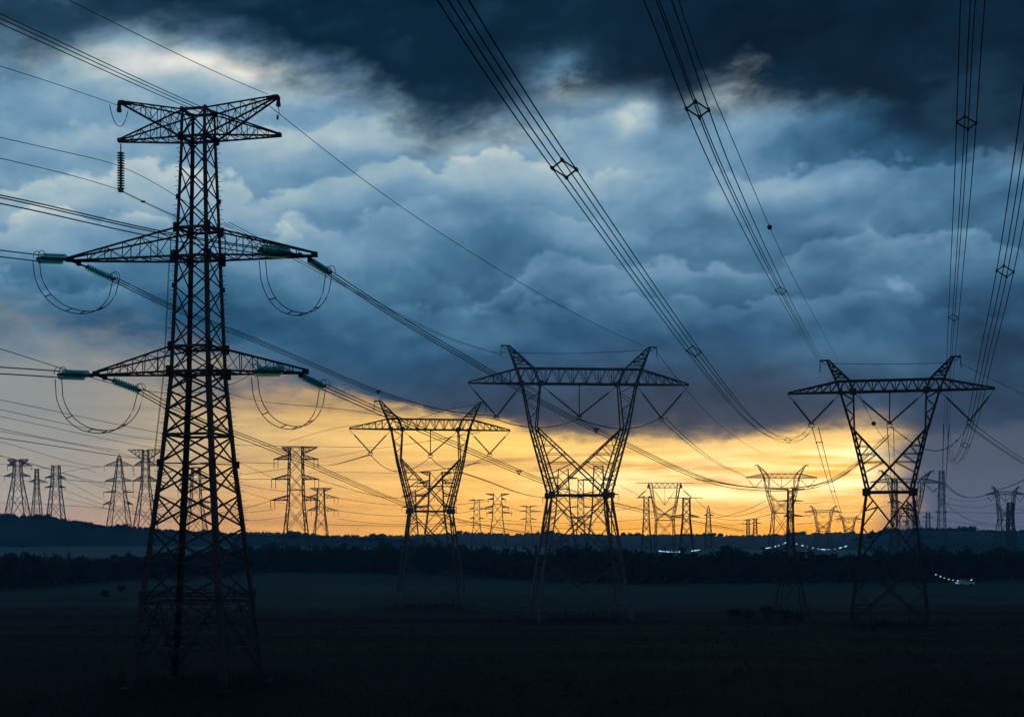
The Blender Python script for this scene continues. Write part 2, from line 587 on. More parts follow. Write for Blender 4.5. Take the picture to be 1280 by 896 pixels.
def make_ground():
    m, t, b = new_mat('field_soil')
    g = t.nodes.new('ShaderNodeNewGeometry')
    s = t.nodes.new('ShaderNodeSeparateXYZ')
    t.links.new(g.outputs['Position'], s.inputs[0])
    px, py = X(s.outputs[0]), X(s.outputs[1])
    n1 = noise(g.outputs['Position'], 0.02, 6, 0.55) - 0.5
    n2 = noise(g.outputs['Position'], 0.25, 6, 0.6) - 0.5
    n3 = noise(g.outputs['Position'], 1.6, 5, 0.65)
    bands = noise(vec(px * 0.003 + 4.0, py * 0.075 + px * 0.006, 2.0), 1.0, 4, 0.55) - 0.5
    # sowing rows across the view
    rows = noise(vec(px * 0.01, py * 0.55, 0.0), 1.0, 4, 0.6) - 0.5
    crop = ramp(n3 * 0.6 + n2 * 0.5 + rows * 0.9 + bands * 1.6 + 0.16, [(0.25, (0.004, 0.008, 0.003, 1)), (0.75, (0.050, 0.074, 0.030, 1))])
    young = ramp(n3 * 0.5 + n2 * 0.7 + rows * 1.1 + n1 * 0.8 + bands * 1.0 + 0.25, [(0.2, (0.100, 0.150, 0.115, 1)), (0.8, (0.190, 0.240, 0.185, 1))])
    soil = ramp(n3 * 0.8 + n2 * 0.4 + 0.1, [(0.25, (0.002, 0.004, 0.001, 1)), (0.75, (0.010, 0.016, 0.005, 1))])
    pale = ramp(n2 + 0.5, [(0.2, (0.38, 0.46, 0.42, 1)), (0.8, (0.50, 0.56, 0.50, 1))])
    n4 = noise(g.outputs['Position'], 0.006, 4, 0.5) - 0.5
    wob = n1 * 60.0 + n2 * 10.0 + n4 * 60.0
    c1 = smooth(py + px * 0.05 + wob, 128.0, 160.0)
    c2 = smooth(py - px * 0.10 + wob, 226.0, 276.0)
    c2b = smooth(py + px * 0.12 + wob * 0.6, 300.0, 330.0)
    c3 = smooth(py + wob, 640.0, 760.0)
    grassy = ramp(n3 * 0.6 + n2 * 0.6 + rows * 0.8 + n1 * 1.2 + bands * 1.3 + 0.2, [(0.2, (0.060, 0.098, 0.065, 1)), (0.8, (0.130, 0.170, 0.115, 1))])
    col = mixc(c1, soil, crop)
    col = mixc(c2, col, grassy)
    col = mixc(c2b * 0.8, col, young)
    col = mixc(c3, col, pale)
    t.links.new(col, b.inputs['Base Color'])
    b.inputs['Roughness'].default_value = 0.95
    b.inputs['Specular IOR Level'].default_value = 0.1
    bp = t.nodes.new('ShaderNodeBump')
    bp.inputs['Strength'].default_value = 0.7
    bp.inputs['Distance'].default_value = 0.25
    t.links.new((n3 + rows).s, bp.inputs['Height'])
    t.links.new(bp.outputs[0], b.inputs['Normal'])
    return m


M_GROUND = make_ground()
M_HILL = plain('haze_tinted_hillside', (0.058, 0.145, 0.165), 0.9, 0.0, 0.45, 0.03)  # blue distance haze partly painted in: bluer and paler than real woodland


# ================================================================== terrain
def interp(table, x):
    xs = [p[0] for p in table]
    ys = [p[1] for p in table]
    return float(np.interp(x, xs, ys))


GX_, GY_ = rng.uniform(0, 6.28, 8), rng.uniform(0, 6.28, 8)


def ground_z(x, y):
    z = 0.0
    k = min(1, max(0, (y - 20) / 80))
    z += (0.22 * math.sin(x * 0.031 + 1.0) * math.sin(y * 0.045 + 0.6) + 0.30 * math.sin(y * 0.021 + x * 0.008)) * k
    if y > 520:
        t = min(1.0, (y - 520) / 480.0)
        z += 4.0 * t * t * (3 - 2 * t) * min(1.0, max(0.0, (120 - x) / 300.0))
    return z


def make_ground_sheet():
    ys = [-700, -400, -200, -100, -40, 0, 20, 40] + list(np.geomspace(50, 2350, 150))
    us = np.linspace(-1, 1, 121)
    us = np.sign(us) * np.abs(us) ** 1.3
    verts = []
    for y in ys:
        hw = 0.62 * max(y, 0) + 420
        for u in us:
            x = u * hw
            verts.append((x, y, ground_z(x, y)))
    nx = len(us)
    quads = [(j * nx + i, j * nx + i + 1, (j + 1) * nx + i + 1, (j + 1) * nx + i) for j in range(len(ys) - 1) for i in range(nx - 1)]
    o = np_mesh('ground', verts, quads, M_GROUND)
    for p in o.data.polygons:
        p.use_smooth = True
    return tag(o, kind='structure')


make_ground_sheet()


def make_hill(name, d, ridge, px0, px1, foot, back, rough=0.8):
    """a wooded rise whose crest follows the profile `ridge` (photograph pixels) at distance d"""
    n, rows = 150, 22
    verts = []
    r2 = random.Random(int(d) + 3)
    ph = [(r2.uniform(0, 6.28), r2.uniform(0.02, 0.09), r2.uniform(0.2, 1.0)) for _ in range(9)]
    for j in range(rows + 1):
        t = j / rows * 2 - 1                        # -1 foot .. 0 crest .. 1 back
        y = d + (t * foot if t < 0 else t * back)
        k = math.cos(t * math.pi / 2) ** 1.1 if abs(t) < 1 else 0.0
        for i in range(n + 1):
            px = px0 + (px1 - px0) * i / n
            x = (px - 640) / F * d * (1 + 0.15 * (y - d) / d)
            h = CAM_Z + (HOR - interp(ridge, px)) / F * d - rough * 2.0
            bump = sum(a * math.sin(x * f + p + y * f * 0.7) for p, f, a in ph) * rough * 0.25
            ends = min(1, i / 6, (n - i) / 6)
            verts.append((x, y, -3.0 + ((h + 3.0) * k + bump * k) * ends))
    nx = n + 1
    quads = [(j * nx + i, j * nx + i + 1, (j + 1) * nx + i + 1, (j + 1) * nx + i) for j in range(rows) for i in range(n)]
    o = np_mesh(name, verts, quads, M_HILL)
    for p in o.data.polygons:
        p.use_smooth = True
    tag(o, kind='structure')
    return o


RIDGE_L = [(-200, 640), (-60, 641), (0, 643), (60, 644), (100, 650), (111, 651), (114, 655), (180, 658), (240, 663), (310, 667), (420, 670), (560, 676)]
RIDGE_R = [(1060, 676), (1085, 668), (1108, 661), (1150, 659), (1190, 660), (1240, 663), (1290, 662), (1340, 659), (1460, 662), (1560, 668)]
RIDGE_C = [(-200, 668), (300, 665), (360, 665), (420, 668), (470, 669), (520, 668), (560, 666), (595, 665), (640, 667), (690, 665), (740, 667), (800, 668), (860, 667), (920, 669), (980, 667),
           (1045, 665), (1060, 664), (1090, 668), (1280, 668), (1480, 667)]
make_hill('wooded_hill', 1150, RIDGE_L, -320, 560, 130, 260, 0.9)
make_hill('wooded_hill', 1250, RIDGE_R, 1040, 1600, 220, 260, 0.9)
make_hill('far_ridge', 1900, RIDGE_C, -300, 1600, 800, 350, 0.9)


# ================================================================== trees and woods
def leaf_cloud(n_clump, per, rx, rz, leaf, seed, low=0.0):
    """leaf faces spread through a lumpy crown; returns verts (n,4,3) around the origin, crown base at z=low"""
    r = np.random.default_rng(seed)
    out = []
    for c in range(n_clump):
        u = r.normal(size=3)
        u /= np.linalg.norm(u)
        rad = r.uniform(0.35, 0.80)
        cc = np.array([u[0] * rx * rad, u[1] * rx * rad, low + rz * (0.52 + 0.46 * u[2] * rad)])
        cr = r.uniform(0.28, 0.48) * rx
        p = r.normal(size=(per, 3))
        p /= np.linalg.norm(p, axis=1, keepdims=True)
        p = cc + p * (cr * r.uniform(0.45, 1.05, size=(per, 1))) * np.array([1, 1, 0.8])
        a = r.normal(size=(per, 3))
        a /= np.linalg.norm(a, axis=1, keepdims=True)
        b = np.cross(a, r.normal(size=(per, 3)))
        b /= np.linalg.norm(b, axis=1, keepdims=True)
        s = leaf * r.uniform(0.6, 1.3, size=(per, 1))
        q = np.stack([p - a * s, p + b * s * 0.7, p + a * s, p - b * s * 0.7], axis=1)
        out.append(q)
    return np.concatenate(out)


def quads_of(v):
    v = np.asarray(v).reshape(-1, 4, 3)
    return v.reshape(-1, 3), np.arange(len(v) * 4).reshape(-1, 4)


CROWNS = [leaf_cloud(16, 30, 1.0, 2.0, 0.125, 100 + k) for k in range(7)]       # unit crowns: radius 1, height 2
SPIRES = []
for k in range(3):                                                            # unit conifers
    r_ = np.random.default_rng(300 + k)
    hgt = r_.uniform(0, 1, 240) ** 0.8
    an = r_.uniform(0, 6.28, 240)
    rd = (1 - hgt) * r_.uniform(0.5, 1.0, 240) * 0.9 + 0.03
    p_ = np.stack([np.cos(an) * rd, np.sin(an) * rd, hgt * 2.0], 1)
    a_ = np.stack([np.cos(an), np.sin(an), np.full(240, -0.35)], 1)
    b_ = np.stack([-np.sin(an), np.cos(an), np.zeros(240)], 1)
    s_ = 0.15 * r_.uniform(0.6, 1.3, (240, 1))
    SPIRES.append(np.stack([p_ - a_ * s_, p_ + b_ * s_ * .8, p_ + a_ * s_, p_ - b_ * s_ * .8], 1))

BASE_PY = [(-200, 738), (0, 737), (60, 735), (150, 728), (230, 722), (330, 715), (460, 716), (560, 720), (640, 726), (700, 729), (830, 731),
           (1000, 729), (1180, 729), (1280, 724), (1480, 720)]
TOP_PY = [(-200, 689), (0, 691), (60, 692), (100, 694), (140, 691), (200, 686), (250, 681), (320, 677), (380, 677), (430, 676), (455, 679), (480, 674), (510, 677),
          (545, 675), (600, 676), (640, 682), (670, 684), (695, 683), (730, 677), (790, 678), (830, 686), (860, 685), (890, 681), (915, 679), (945, 684), (980, 684), (1030, 683),
          (1065, 682), (1090, 677), (1120, 681), (1150, 676), (1180, 679), (1230, 681), (1280, 683), (1480, 684)]


def make_wood():
    r = np.random.default_rng(42)
    parts, trunks = [], MB()
    px = -110.0
    rowgap = [0, 5, 11, 18, 27, 38, 52]
    for row, back in enumerate(rowgap):
        px = -120.0 + r.uniform(0, 10)
        while px < 1400:
            d = ground_d(interp(BASE_PY, px)) + back + r.uniform(-2, 2)
            x = (px - 640) / F * d
            ztop = CAM_Z - (interp(TOP_PY, px) - HOR) / F * d
            k = {0: 0.30, 1: 0.48, 2: 0.66, 3: 0.80}.get(row, 0.97)
            h = max(1.2, ztop * k * r.uniform(0.78, 1.08) * (1.16 if r.uniform() < 0.07 else 1.0))
            gz = ground_z(x, d)
            if r.uniform() < 0.03 and row > 2:
                c = SPIRES[r.integers(len(SPIRES))]
                sx, sz = h * 0.26, h / 2.0 * 1.04
            else:
                c = CROWNS[r.integers(len(CROWNS))]
                sx, sz = min(h * 0.5, r.uniform(2.6, 4.6)) * (0.8 if row < 2 else 1.0), h / 2.0 * 0.97
            an = r.uniform(0, 6.28)
            ca, sa = math.cos(an), math.sin(an)
            q = c.copy()
            xx = (q[..., 0] * ca - q[..., 1] * sa) * sx
            yy = (q[..., 0] * sa + q[..., 1] * ca) * sx
            q[..., 0], q[..., 1], q[..., 2] = xx + x, yy + d, q[..., 2] * sz + gz
            parts.append(q)
            px += r.uniform(2.6, 4.4) / d * F * (0.75 if row < 2 else 1.05)
    v, f = quads_of(np.concatenate(parts))
    o = np_mesh('woods', v, f, M_LEAF)
    tag(o, 'long dark belt of woodland behind the fields under the sunset', 'woods', kind='stuff')


make_wood()


def make_ridge_trees():
    """small trees that roughen the crests of the hills and the far plain"""
    r = np.random.default_rng(5)
    parts = []
    for ridge, d, a, b, n, hh in ((RIDGE_L, 1150, -250, 520, 900, 2.6), (RIDGE_R, 1250, 1070, 1500, 620, 2.8), (RIDGE_C, 1900, -150, 1450, 1100, 3.2)):
        for k in range(n):
            px = r.uniform(a, b)
            off = r.uniform(-30, 10)
            y = d + off
            x = (px - 640) / F * d
            zr = CAM_Z + (HOR - interp(ridge, px)) / F * d - 1.6
            h = hh * r.uniform(0.55, 1.2) * (1.0 + 0.6 * (math.sin(px * 0.09) * math.sin(px * 0.031 + 2) > 0.5))
            c = (SPIRES if r.uniform() < 0.15 else CROWNS)[r.integers(3)][::3]
            q = c.copy()
            w = h * (0.55 if d < 1500 else 0.75)
            q = q * np.array([w, w, h / 2]) + np.array([x, y, zr - 1.2])
            mid = q.mean(axis=1, keepdims=True)
            q = mid + (q - mid) * 1.9
            parts.append(q)
    v, f = quads_of(np.concatenate(parts))
    o = np_mesh('hilltop_woods', v, f, M_LEAF)
    tag(o, 'distant trees roughening the crests of the blue hills', 'woods', kind='stuff')


make_ridge_trees()


def single_tree(px, d, h, rx, label, seed, conifer=False):
    x = (px - 640) / F * d
    root = empty('tree', (x, d, ground_z(x, d)))
    tag(root, label, 'tree', 'single trees standing out of the wood')
    t = MB()
    t.tube([(0, 0, -0.2), (0.05, 0, h * 0.3), (0.0, 0.1, h * 0.62), (0.1, 0.1, h * 0.85)], [0.26, 0.2, 0.13, 0.05], 7)
    r = random.Random(seed)
    for k in range(7):
        an = r.uniform(0, 6.28)
        z0 = h * r.uniform(0.3, 0.6)
        t.tube([(0, 0, z0), (math.cos(an) * rx * 0.7, math.sin(an) * rx * 0.7, z0 + h * 0.2)], [0.09, 0.03], 5)
    t.build('trunk', M_BARK, root)
    c = leaf_cloud(18, 60, rx, h * 0.82, 0.30, seed, h * 0.16)
    v, f = quads_of(c)
    np_mesh('crown', v, f, M_LEAF, root)


single_tree(12, 334, 10.6, 2.5, 'round crowned tree rising above the wood at the far left edge of the picture', 11)
single_tree(480, 470, 12.0, 3.2, 'broad tree on the wood edge just left of the smallest nearby portal pylon', 12)
single_tree(1150, 436, 11.6, 4.0, 'broad round tree on the skyline behind the right foot of the rightmost big pylon', 13)
single_tree(1098, 425, 11.0, 2.8, 'tall tree on the wood skyline between the legs of the rightmost big pylon', 14)


def shrub(px, py, w, h, label, seed, group):
    d = ground_d(py)
    x = (px - 640) / F * d
    root = empty('shrub', (x, d, ground_z(x, d)))
    tag(root, label, 'shrub', group)
    t = MB()
    r = random.Random(seed)
    for k in range(7):
        an = r.uniform(0, 6.28)
        t.tube([(0, 0, -0.05), (math.cos(an) * w * 0.2, math.sin(an) * w * 0.2, h * 0.35), (math.cos(an) * w * 0.36, math.sin(an) * w * 0.3, h * 0.75)], [0.05, 0.035, 0.015], 5)
    t.build('stem', M_BARK, root)
    c = leaf_cloud(14, 70, w / 2, h, 0.14, seed, 0.0)
    c[..., 2] *= 0.95
    v, f = quads_of(c)
    np_mesh('foliage', v, f, M_BUSH, root)


G = 'dark shrubs at the field edge'
shrub(918, 768, 3.2, 1.7, 'low wide dark shrub at the left end of the row beside the slim dark pylon', 21, G)
shrub(936, 769, 2.4, 1.5, 'small dark shrub second from the left in the row by the slim pylon', 22, G)
shrub(959, 769, 3.4, 1.9, 'largest rounded dark shrub just left of the foot of the slim dark pylon', 23, G)
shrub(983, 769, 2.6, 1.5, 'low dark shrub growing between the feet of the slim dark pylon', 24, G)
shrub(998, 770, 1.8, 1.2, 'small dark shrub at the right end of the row by the slim pylon', 25, G)
shrub(131, 744, 2.2, 1.6, 'small round bush alone in the pale field left of the biggest pylon', 26, 'bushes alone in the left field')
shrub(151, 739, 2.4, 1.8, 'fainter bush in the left field next to the foot of the biggest pylon', 27, 'bushes alone in the left field')


# ================================================================== grass of the near field
def make_grass():
    r = np.random.default_rng(77)
    n = 17000
    y = 92 + 170 * r.uniform(0, 1, n) ** 1.25
    x = (r.uniform(-1, 1, n)) * (0.40 * y + 6)
    patch = np.sin(x * 0.21 + 1.3 * np.sin(y * 0.11)) * np.sin(y * 0.17 + 0.8 * np.sin(x * 0.07))
    h = (0.16 + 0.30 * r.uniform(0, 1, n) ** 2) * (0.75 + 0.45 * patch)
    # taller weeds left standing round the pylon feet
    for cx, cy, rad, k in ((-26.5, 122, 7.5, 500), (10.7, 228, 10, 420), (-14.8, 261, 8, 300), (54.8, 209, 8, 380)):
        xx = cx + r.normal(0, rad * 0.6, k)
        yy = cy + r.normal(0, rad * 0.6, k)
        x, y, h = np.concatenate([x, xx]), np.concatenate([y, yy]), np.concatenate([h, r.uniform(0.3, 0.85, k)])
    keep = h > 0.1
    x, y, h = x[keep], y[keep], h[keep]
    z = np.array([ground_z(a, b) for a, b in zip(x, y)])
    out = []
    for b in range(4):
        an = r.uniform(0, 6.28, len(x))
        ox, oy = np.cos(an), np.sin(an)
        px_, py_ = x + r.normal(0, 0.10, len(x)), y + r.normal(0, 0.10, len(x))
        w = 0.022 + 0.02 * h
        ln = h * r.uniform(0.2, 0.6, len(x))
        hh = h * r.uniform(0.6, 1.1, len(x))
        p0 = np.stack([px_ - oy * w, py_ + ox * w, z - 0.03], 1)
        p1 = np.stack([px_ + oy * w, py_ - ox * w, z - 0.03], 1)
        p2 = np.stack([px_ + ox * ln + oy * w * .25, py_ + oy * ln - ox * w * .25, z + hh], 1)
        p3 = np.stack([px_ + ox * ln - oy * w * .25, py_ + oy * ln + ox * w * .25, z + hh], 1)
        out.append(np.stack([p0, p1, p2, p3], 1))
    v, f = quads_of(np.concatenate(out))
    m = plain('field_grass', (0.018, 0.032, 0.010), 0.8, 0.0, 0.6, 0.3)
    tag(np_mesh('grass', v, f, m), 'dark rough grass of the near field and round the pylon feet', 'grass', kind='stuff')


make_grass()


# ================================================================== the big anchor pylon
def bez(p0, p1, sag, n=22):
    """hanging curve between two points, dropped by `sag` at its middle"""
    p0, p1 = Vector(p0), Vector(p1)
    return [p0.lerp(p1, t) - Vector((0, 0, sag * (1 - abs(2 * t - 1) ** 2.4))) for t in (k / n for k in range(n + 1))]


def make_anchor_pylon():
    D = 122.0
    ROT = math.radians(-12.5)
    root = empty('lattice_pylon', (-26.55, D, 0.0), ROT)
    tag(root, 'biggest, nearest dark lattice pylon with three tiers of arms and teal glass insulators', 'pylon')
    inv = Matrix.Rotation(-ROT, 3, 'Z')

    def L(px, py, d=D):
        return inv @ (W(px, py, d) - Vector(root.location))

    prof = [(0, 4.35), (10, 3.33), (19, 2.42), (26.6, 1.80), (36.3, 1.47), (46.4, 1.13), (48.7, 1.06)]
    hs = lambda z: interp(prof, z)
    SG = [(-1, -1), (1, -1), (1, 1), (-1, 1)]

    def corner(k, z):
        s = hs(z)
        return Vector((SG[k % 4][0] * s, SG[k % 4][1] * s, z))

    levels = [0.35, 3.4, 5.2, 7.2, 10.4, 13.5, 16.3, 18.9, 21.3, 23.3, 25.0, 26.6, 28.7, 31.2, 33.8, 36.3, 38.7, 41.3, 43.9, 46.4, 48.7]
    # four legs of rolled angle
    for k in range(4):
        mb = MB()
        for a, b, w in ((0.0, 10.0, 0.46), (10.0, 19.0, 0.44), (19.0, 26.6, 0.40), (26.6, 36.3, 0.32), (36.3, 46.4, 0.26), (46.4, 48.7, 0.20)):
            mb.angle(corner(k, a), corner(k, b + 0.05), w, 0.05, (-SG[k][0], 0, 0), (0, -SG[k][1], 0))
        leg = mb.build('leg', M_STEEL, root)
        ft = MB()
        c = corner(k, 0.0)
        ft.box(c + Vector((0, 0, 0.02)), 1.1, 1.1, 0.5)
        ft.build('footing', M_CONC, leg)
    # bracing of the four faces
    br, thin = MB(), MB()
    for f in range(4):
        nrm = Vector((0, -1, 0)) if f == 0 else Vector((1, 0, 0)) if f == 1 else Vector((0, 1, 0)) if f == 2 else Vector((-1, 0, 0))
        P = lambda z, s: corner(f if s == 0 else f + 1, z) - nrm * 0.03
        for j in range(4, len(levels) - 1):
            a, b = levels[j], levels[j + 1]
            w = 0.165 if a < 26 else 0.11
            br.bar(P(a, 0), P(b, 1), w, 0.06, nrm)
            br.bar(P(a, 1) - nrm * 0.08, P(b, 0) - nrm * 0.08, w, 0.06, nrm)
            if b in (26.6, 28.7, 36.3, 38.7, 46.4, 48.7) or a == 18.9:
                br.bar(P(b, 0), P(b, 1), 0.22, 0.14, nrm)
            if a < 18:                              # redundant members that stiffen the wide panels
                m = (P(a, 0) + P(b, 1) + P(a, 1) + P(b, 0)) / 4
                for s in (0, 1):
                    q = P((a + b) / 2, s)
                    e = P(a, s).lerp(P(b, 1 - s), 0.25)
                    g = P(b, s).lerp(P(a, 1 - s), 0.25)
                    thin.bar(q, e, 0.07)
                    thin.bar(q, g, 0.07)
        # splayed foot panels with horizontals
        m0 = (P(7.2, 0) + P(7.2, 1)) / 2
        br.bar(P(7.2, 0), P(7.2, 1), 0.17, 0.10, nrm)
        br.bar(P(5.2, 0), P(5.2, 1), 0.13, 0.10, nrm)
        br.bar(P(3.4, 0), P(3.4, 1), 0.13, 0.10, nrm)
        br.bar(P(3.4, 0), P(7.2, 1), 0.11, 0.06, nrm)
        br.bar(P(3.4, 1), P(7.2, 0), 0.11, 0.06, nrm)
        for s in (0, 1):
            q = P(3.4, s).lerp(P(3.4, 1 - s), 0.5)
            br.bar(P(0.5, s), q, 0.11, 0.06, nrm)
            thin.bar(P(5.2, s), P(3.4, s).lerp(P(3.4, 1 - s), 0.28), 0.07)
            thin.bar(P(5.2, s), P(7.2, s).lerp(P(7.2, 1 - s), 0.25), 0.07)
        for s in (0, 1):
            br.bar(P(0.4, s), m0, 0.18, 0.07, nrm)
            br.bar(P(7.2, s), P(10.4, 1 - s), 0.165, 0.06, nrm)
            for zz, t in ((1.9, 0.22), (3.4, 0.44), (5.2, 0.70)):
                q = P(0.4, s).lerp(m0, t)
                thin.bar(P(zz + 0.9, s), q, 0.08)
                thin.bar(P(zz - 0.9, s), q, 0.08)
    # plan bracing inside the shaft
    for z in (7.2, 10.4, 18.9, 26.6, 28.7, 36.3, 38.7, 46.4):
        thin.bar(corner(0, z), corner(2, z), 0.09)
        thin.bar(corner(1, z), corner(3, z), 0.09)
    for z in (5.2, 3.4):
        for k in range(4):
            thin.bar((corner(k, z) + corner(k + 1, z)) / 2, (corner(k + 1, z) + corner(k + 2, z)) / 2, 0.08)
    # gusset plates where the arms meet the shaft
    gs = br
    for z, s in ((26.6, 0.95), (28.7, 0.8), (36.3, 0.95), (38.7, 0.8), (46.4, 0.65), (48.7, 0.4), (18.9, 0.6), (10.4, 0.5), (33.8, 0.4), (41.3, 0.4)):
        for k in range(4):
            c = corner(k, z)
            gs.bar(c - Vector((0, 0, s / 2)), c + Vector((0, 0, s / 2)), s * 0.72, 0.07, Vector((1, 0, 0)))
            gs.bar(c - Vector((0, 0, s / 2)) + Vector((0.004, 0, 0)), c + Vector((0.004, 0, s / 2)), 0.07, s * 0.72, Vector((1, 0, 0)))
    # step bolts up two legs
    for k in (0, 2):
        sb = br
        z = 9.0
        while z < 47.5:
            c = corner(k, z)
            o_ = Vector((SG[k][0], 0, 0)) if int(z * 2.5) % 2 else Vector((0, SG[k][1], 0))
            sb.bar(c - o_ * 0.02, c + o_ * 0.34, 0.035)
            z += 0.40
    o_n = len(br.v)
    br.v += thin.v
    br.f += [tuple(i + o_n for i in f_) for f_ in thin.f]
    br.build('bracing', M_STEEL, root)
    # anti-climbing guard
    ag = MB()
    for k in range(4):
        a, b = corner(k, 7.55), corner(k + 1, 7.55)
        o_ = ((a + b) / 2).normalized() * 0.35
        o_.z = 0
        for h in (0.0, 0.28, 0.56):
            ag.tube([a + o_ * 1.2 + Vector((0, 0, h)), b + o_ * 1.2 + Vector((0, 0, h))], 0.035, 5)
        for t in (0.02, 0.35, 0.65, 0.98):
            p = a.lerp(b, t)
            ag.bar(p, p + o_ * 1.3 + Vector((0, 0, 0.6)), 0.07)
    ag.build('climbing_guard', M_STEEL, root)
    # ladder on the left edge
    ld = MB()
    off = Vector((-0.30, -0.30, 0))
    for a, b in ((19.0, 26.6), (26.6, 36.3)):
        p, q = corner(0, a) + off, corner(0, b) + off
        ld.tube([p, q], 0.022, 4)
        ld.tube([p + Vector((-0.16, 0.16, 0)), q + Vector((-0.16, 0.16, 0))], 0.022, 4)
    z = 19.0
    while z < 36.3:
        p = corner(0, z) + off
        ld.bar(p, p + Vector((-0.16, 0.16, 0)), 0.03)
        if int(z * 3) % 6 == 0:
            ld.bar(p, corner(0, z), 0.03)
        z += 0.33
    ld.build('ladder', M_STEEL, root)

    # ---- arms
    def arm(name, side, zl, zu, tip, n=6, w=0.15, tipup=0.28, shrink=1.0):
        ks = (0, 3) if side < 0 else (1, 2)
        lo = [corner(k, zl) for k in ks]
        up = [corner(k, zu) for k in ks]
        tip = Vector(tip)
        tu = tip + Vector((0, 0, tipup))
        ax = (tip - (lo[0] + lo[1]) / 2).normalized()
        sd = Vector((-ax.y, ax.x, 0)).normalized() * 0.16
        sd = sd if (lo[1] - lo[0]).dot(sd) > 0 else -sd
        tl = [tip - sd, tip + sd]
        mb = MB()
        st = [[], [], [], []]
        for i in range(n + 1):
            t = i / n
            for j in (0, 1):
                st[j].append(lo[j].lerp(tl[j], t))
                st[2 + j].append(up[j].lerp(tl[j] + Vector((0, 0, tipup)), t))
        for j in (0, 1):
            mb.bar(lo[j], tl[j] + ax * 0.25, w * 1.25, w)
            mb.bar(up[j], tl[j] + Vector((0, 0, tipup)), w, w * 0.9)
        for i in range(1, n):
            for j in (0, 1):
                mb.bar(st[j][i], st[2 + j][i], w * 0.42)
            mb.bar(st[0][i], st[1][i], w * 0.5)
            if i < n - 1:
                mb.bar(st[2][i], st[3][i], w * 0.4)
        for i in range(n - 1):
            for j in (0, 1):
                if i % 2 == 0:
                    mb.bar(st[j][i + 1], st[2 + j][i], w * 0.38)
                else:
                    mb.bar(st[2 + j][i + 1], st[j][i], w * 0.38)
            mb.bar(st[i % 2][i], st[1 - i % 2][i + 1], w * 0.38)
        mb.box(tip + Vector((0, 0, tipup / 2)), 0.45, 0.45, tipup + 0.12)
        return mb.build(name, M_STEEL, root)

    tips = {}
    for key, side, zl, zu, px, py, dd in (('ml', -1, 36.3, 38.7, 88, 326, 122.2), ('mr', 1, 36.3, 38.7, 393, 320, 121.6),
                                          ('bl', -1, 26.6, 28.7, 120, 469, 122.2), ('br', 1, 26.6, 28.7, 382, 466, 121.6)):
        tips[key] = (px, py, dd)
        arm('cross_arm', side, zl, zu, L(px, py, dd))
    for side, px, py, dd in ((-1, 151, 177, 122.2), (1, 348, 170, 121.6)):
        arm('cross_arm', side, 46.4, 48.6, L(px, py, dd), 6, 0.125, 0.2)
    for side, px, py, dd in ((-1, 152, 130, 122.2), (1, 345, 123, 121.6)):
        p = arm('earth_wire_peak', side, 46.4, 48.7, L(px, py, dd), 6, 0.125, 0.2)
        mb = MB()
        a = L(px, py - 2, dd)
        e = L(px + 3 * side, py - 2, dd)
        mb.bar(L(px - 12 * side, py, dd), e, 0.34, 0.26)
        mb.bar(e, L(px + 3 * side, py + 9, dd), 0.24)
        mb.box(L(px + 3 * side, py + 8, dd), 0.3, 0.3, 0.32)
        mb.build('hook_bracket', M_STEEL, p)

    # ---- insulators
    def strain(tip, a, b, double=True, r=0.33, n=11, fat=1.0):
        """strain string from the arm tip through a .. b (points on the photograph with distances)"""
        T, A, B = L(*tip), L(*a), L(*b)
        lk = MB()
        lk.tube([T, A], 0.085, 6)
        lk.box(T.lerp(A, 0.5), 0.3, 0.3, 0.3)
        lk.build('link', M_STEEL, root)
        ax = (B - A).normalized()
        sd = Vector((0, 0, 1)).cross(ax).normalized()
        for s in ((-1, 1) if double else (0,)):
            mb = MB()
            o_ = sd * (0.26 * s) + Vector((0, 0, 0.10 * s))
            mb.string(A + o_, B + o_, r * fat, n, r * 0.55)
            mb.build('insulator', M_TEAL, root, True)
        yk = MB()
        yk.bar(B - sd * 0.42, B + sd * 0.42, 0.16, 0.20)
        yk.build('yoke_plate', M_STEEL, root)
        yk = MB()
        yk.bar(A - sd * 0.38, A + sd * 0.38, 0.12, 0.16)
        yk.build('yoke_plate', M_STEEL, root)
        up = sd.cross(ax)
        up = up if up.z > 0 else -up
        for s in (-1, 1):
            c = B + sd * (0.3 * s)
            rg = MB()
            rg.tube([c + up * (0.62 * math.sin(t)) + ax * (0.42 * math.cos(t)) for t in [math.pi * k / 12 for k in range(13)]], 0.028, 5)
            rg.build('arcing_ring', M_STEEL, root)
        return B

    ends = {}
    ends['ml_in'] = strain(tips['ml'], (80, 324, 121.6), (50, 323, 119.5))
    ends['ml_out'] = strain(tips['ml'], (109, 334, 122.8), (142, 349, 124.0))
    ends['mr_in'] = strain((390, 321, 121.4), (360, 316, 120.8), (325, 313, 119.4), True, 0.33, 12, 1.2)
    ends['mr_out'] = strain((386, 323, 121.8), (388, 326, 122.2), (411, 341, 123.4))
    ends['bl_in'] = strain(tips['bl'], (108, 469, 121.6), (76, 468, 119.5))
    ends['bl_out'] = strain(tips['bl'], (142, 476, 122.8), (174, 488, 124.0))
    ends['br_in'] = strain((378, 467, 121.4), (352, 464, 120.8), (320, 464, 119.4), True, 0.33, 12, 1.1)
    ends['br_out'] = strain((374, 468, 121.8), (377, 470, 122.2), (404, 483, 123.4))

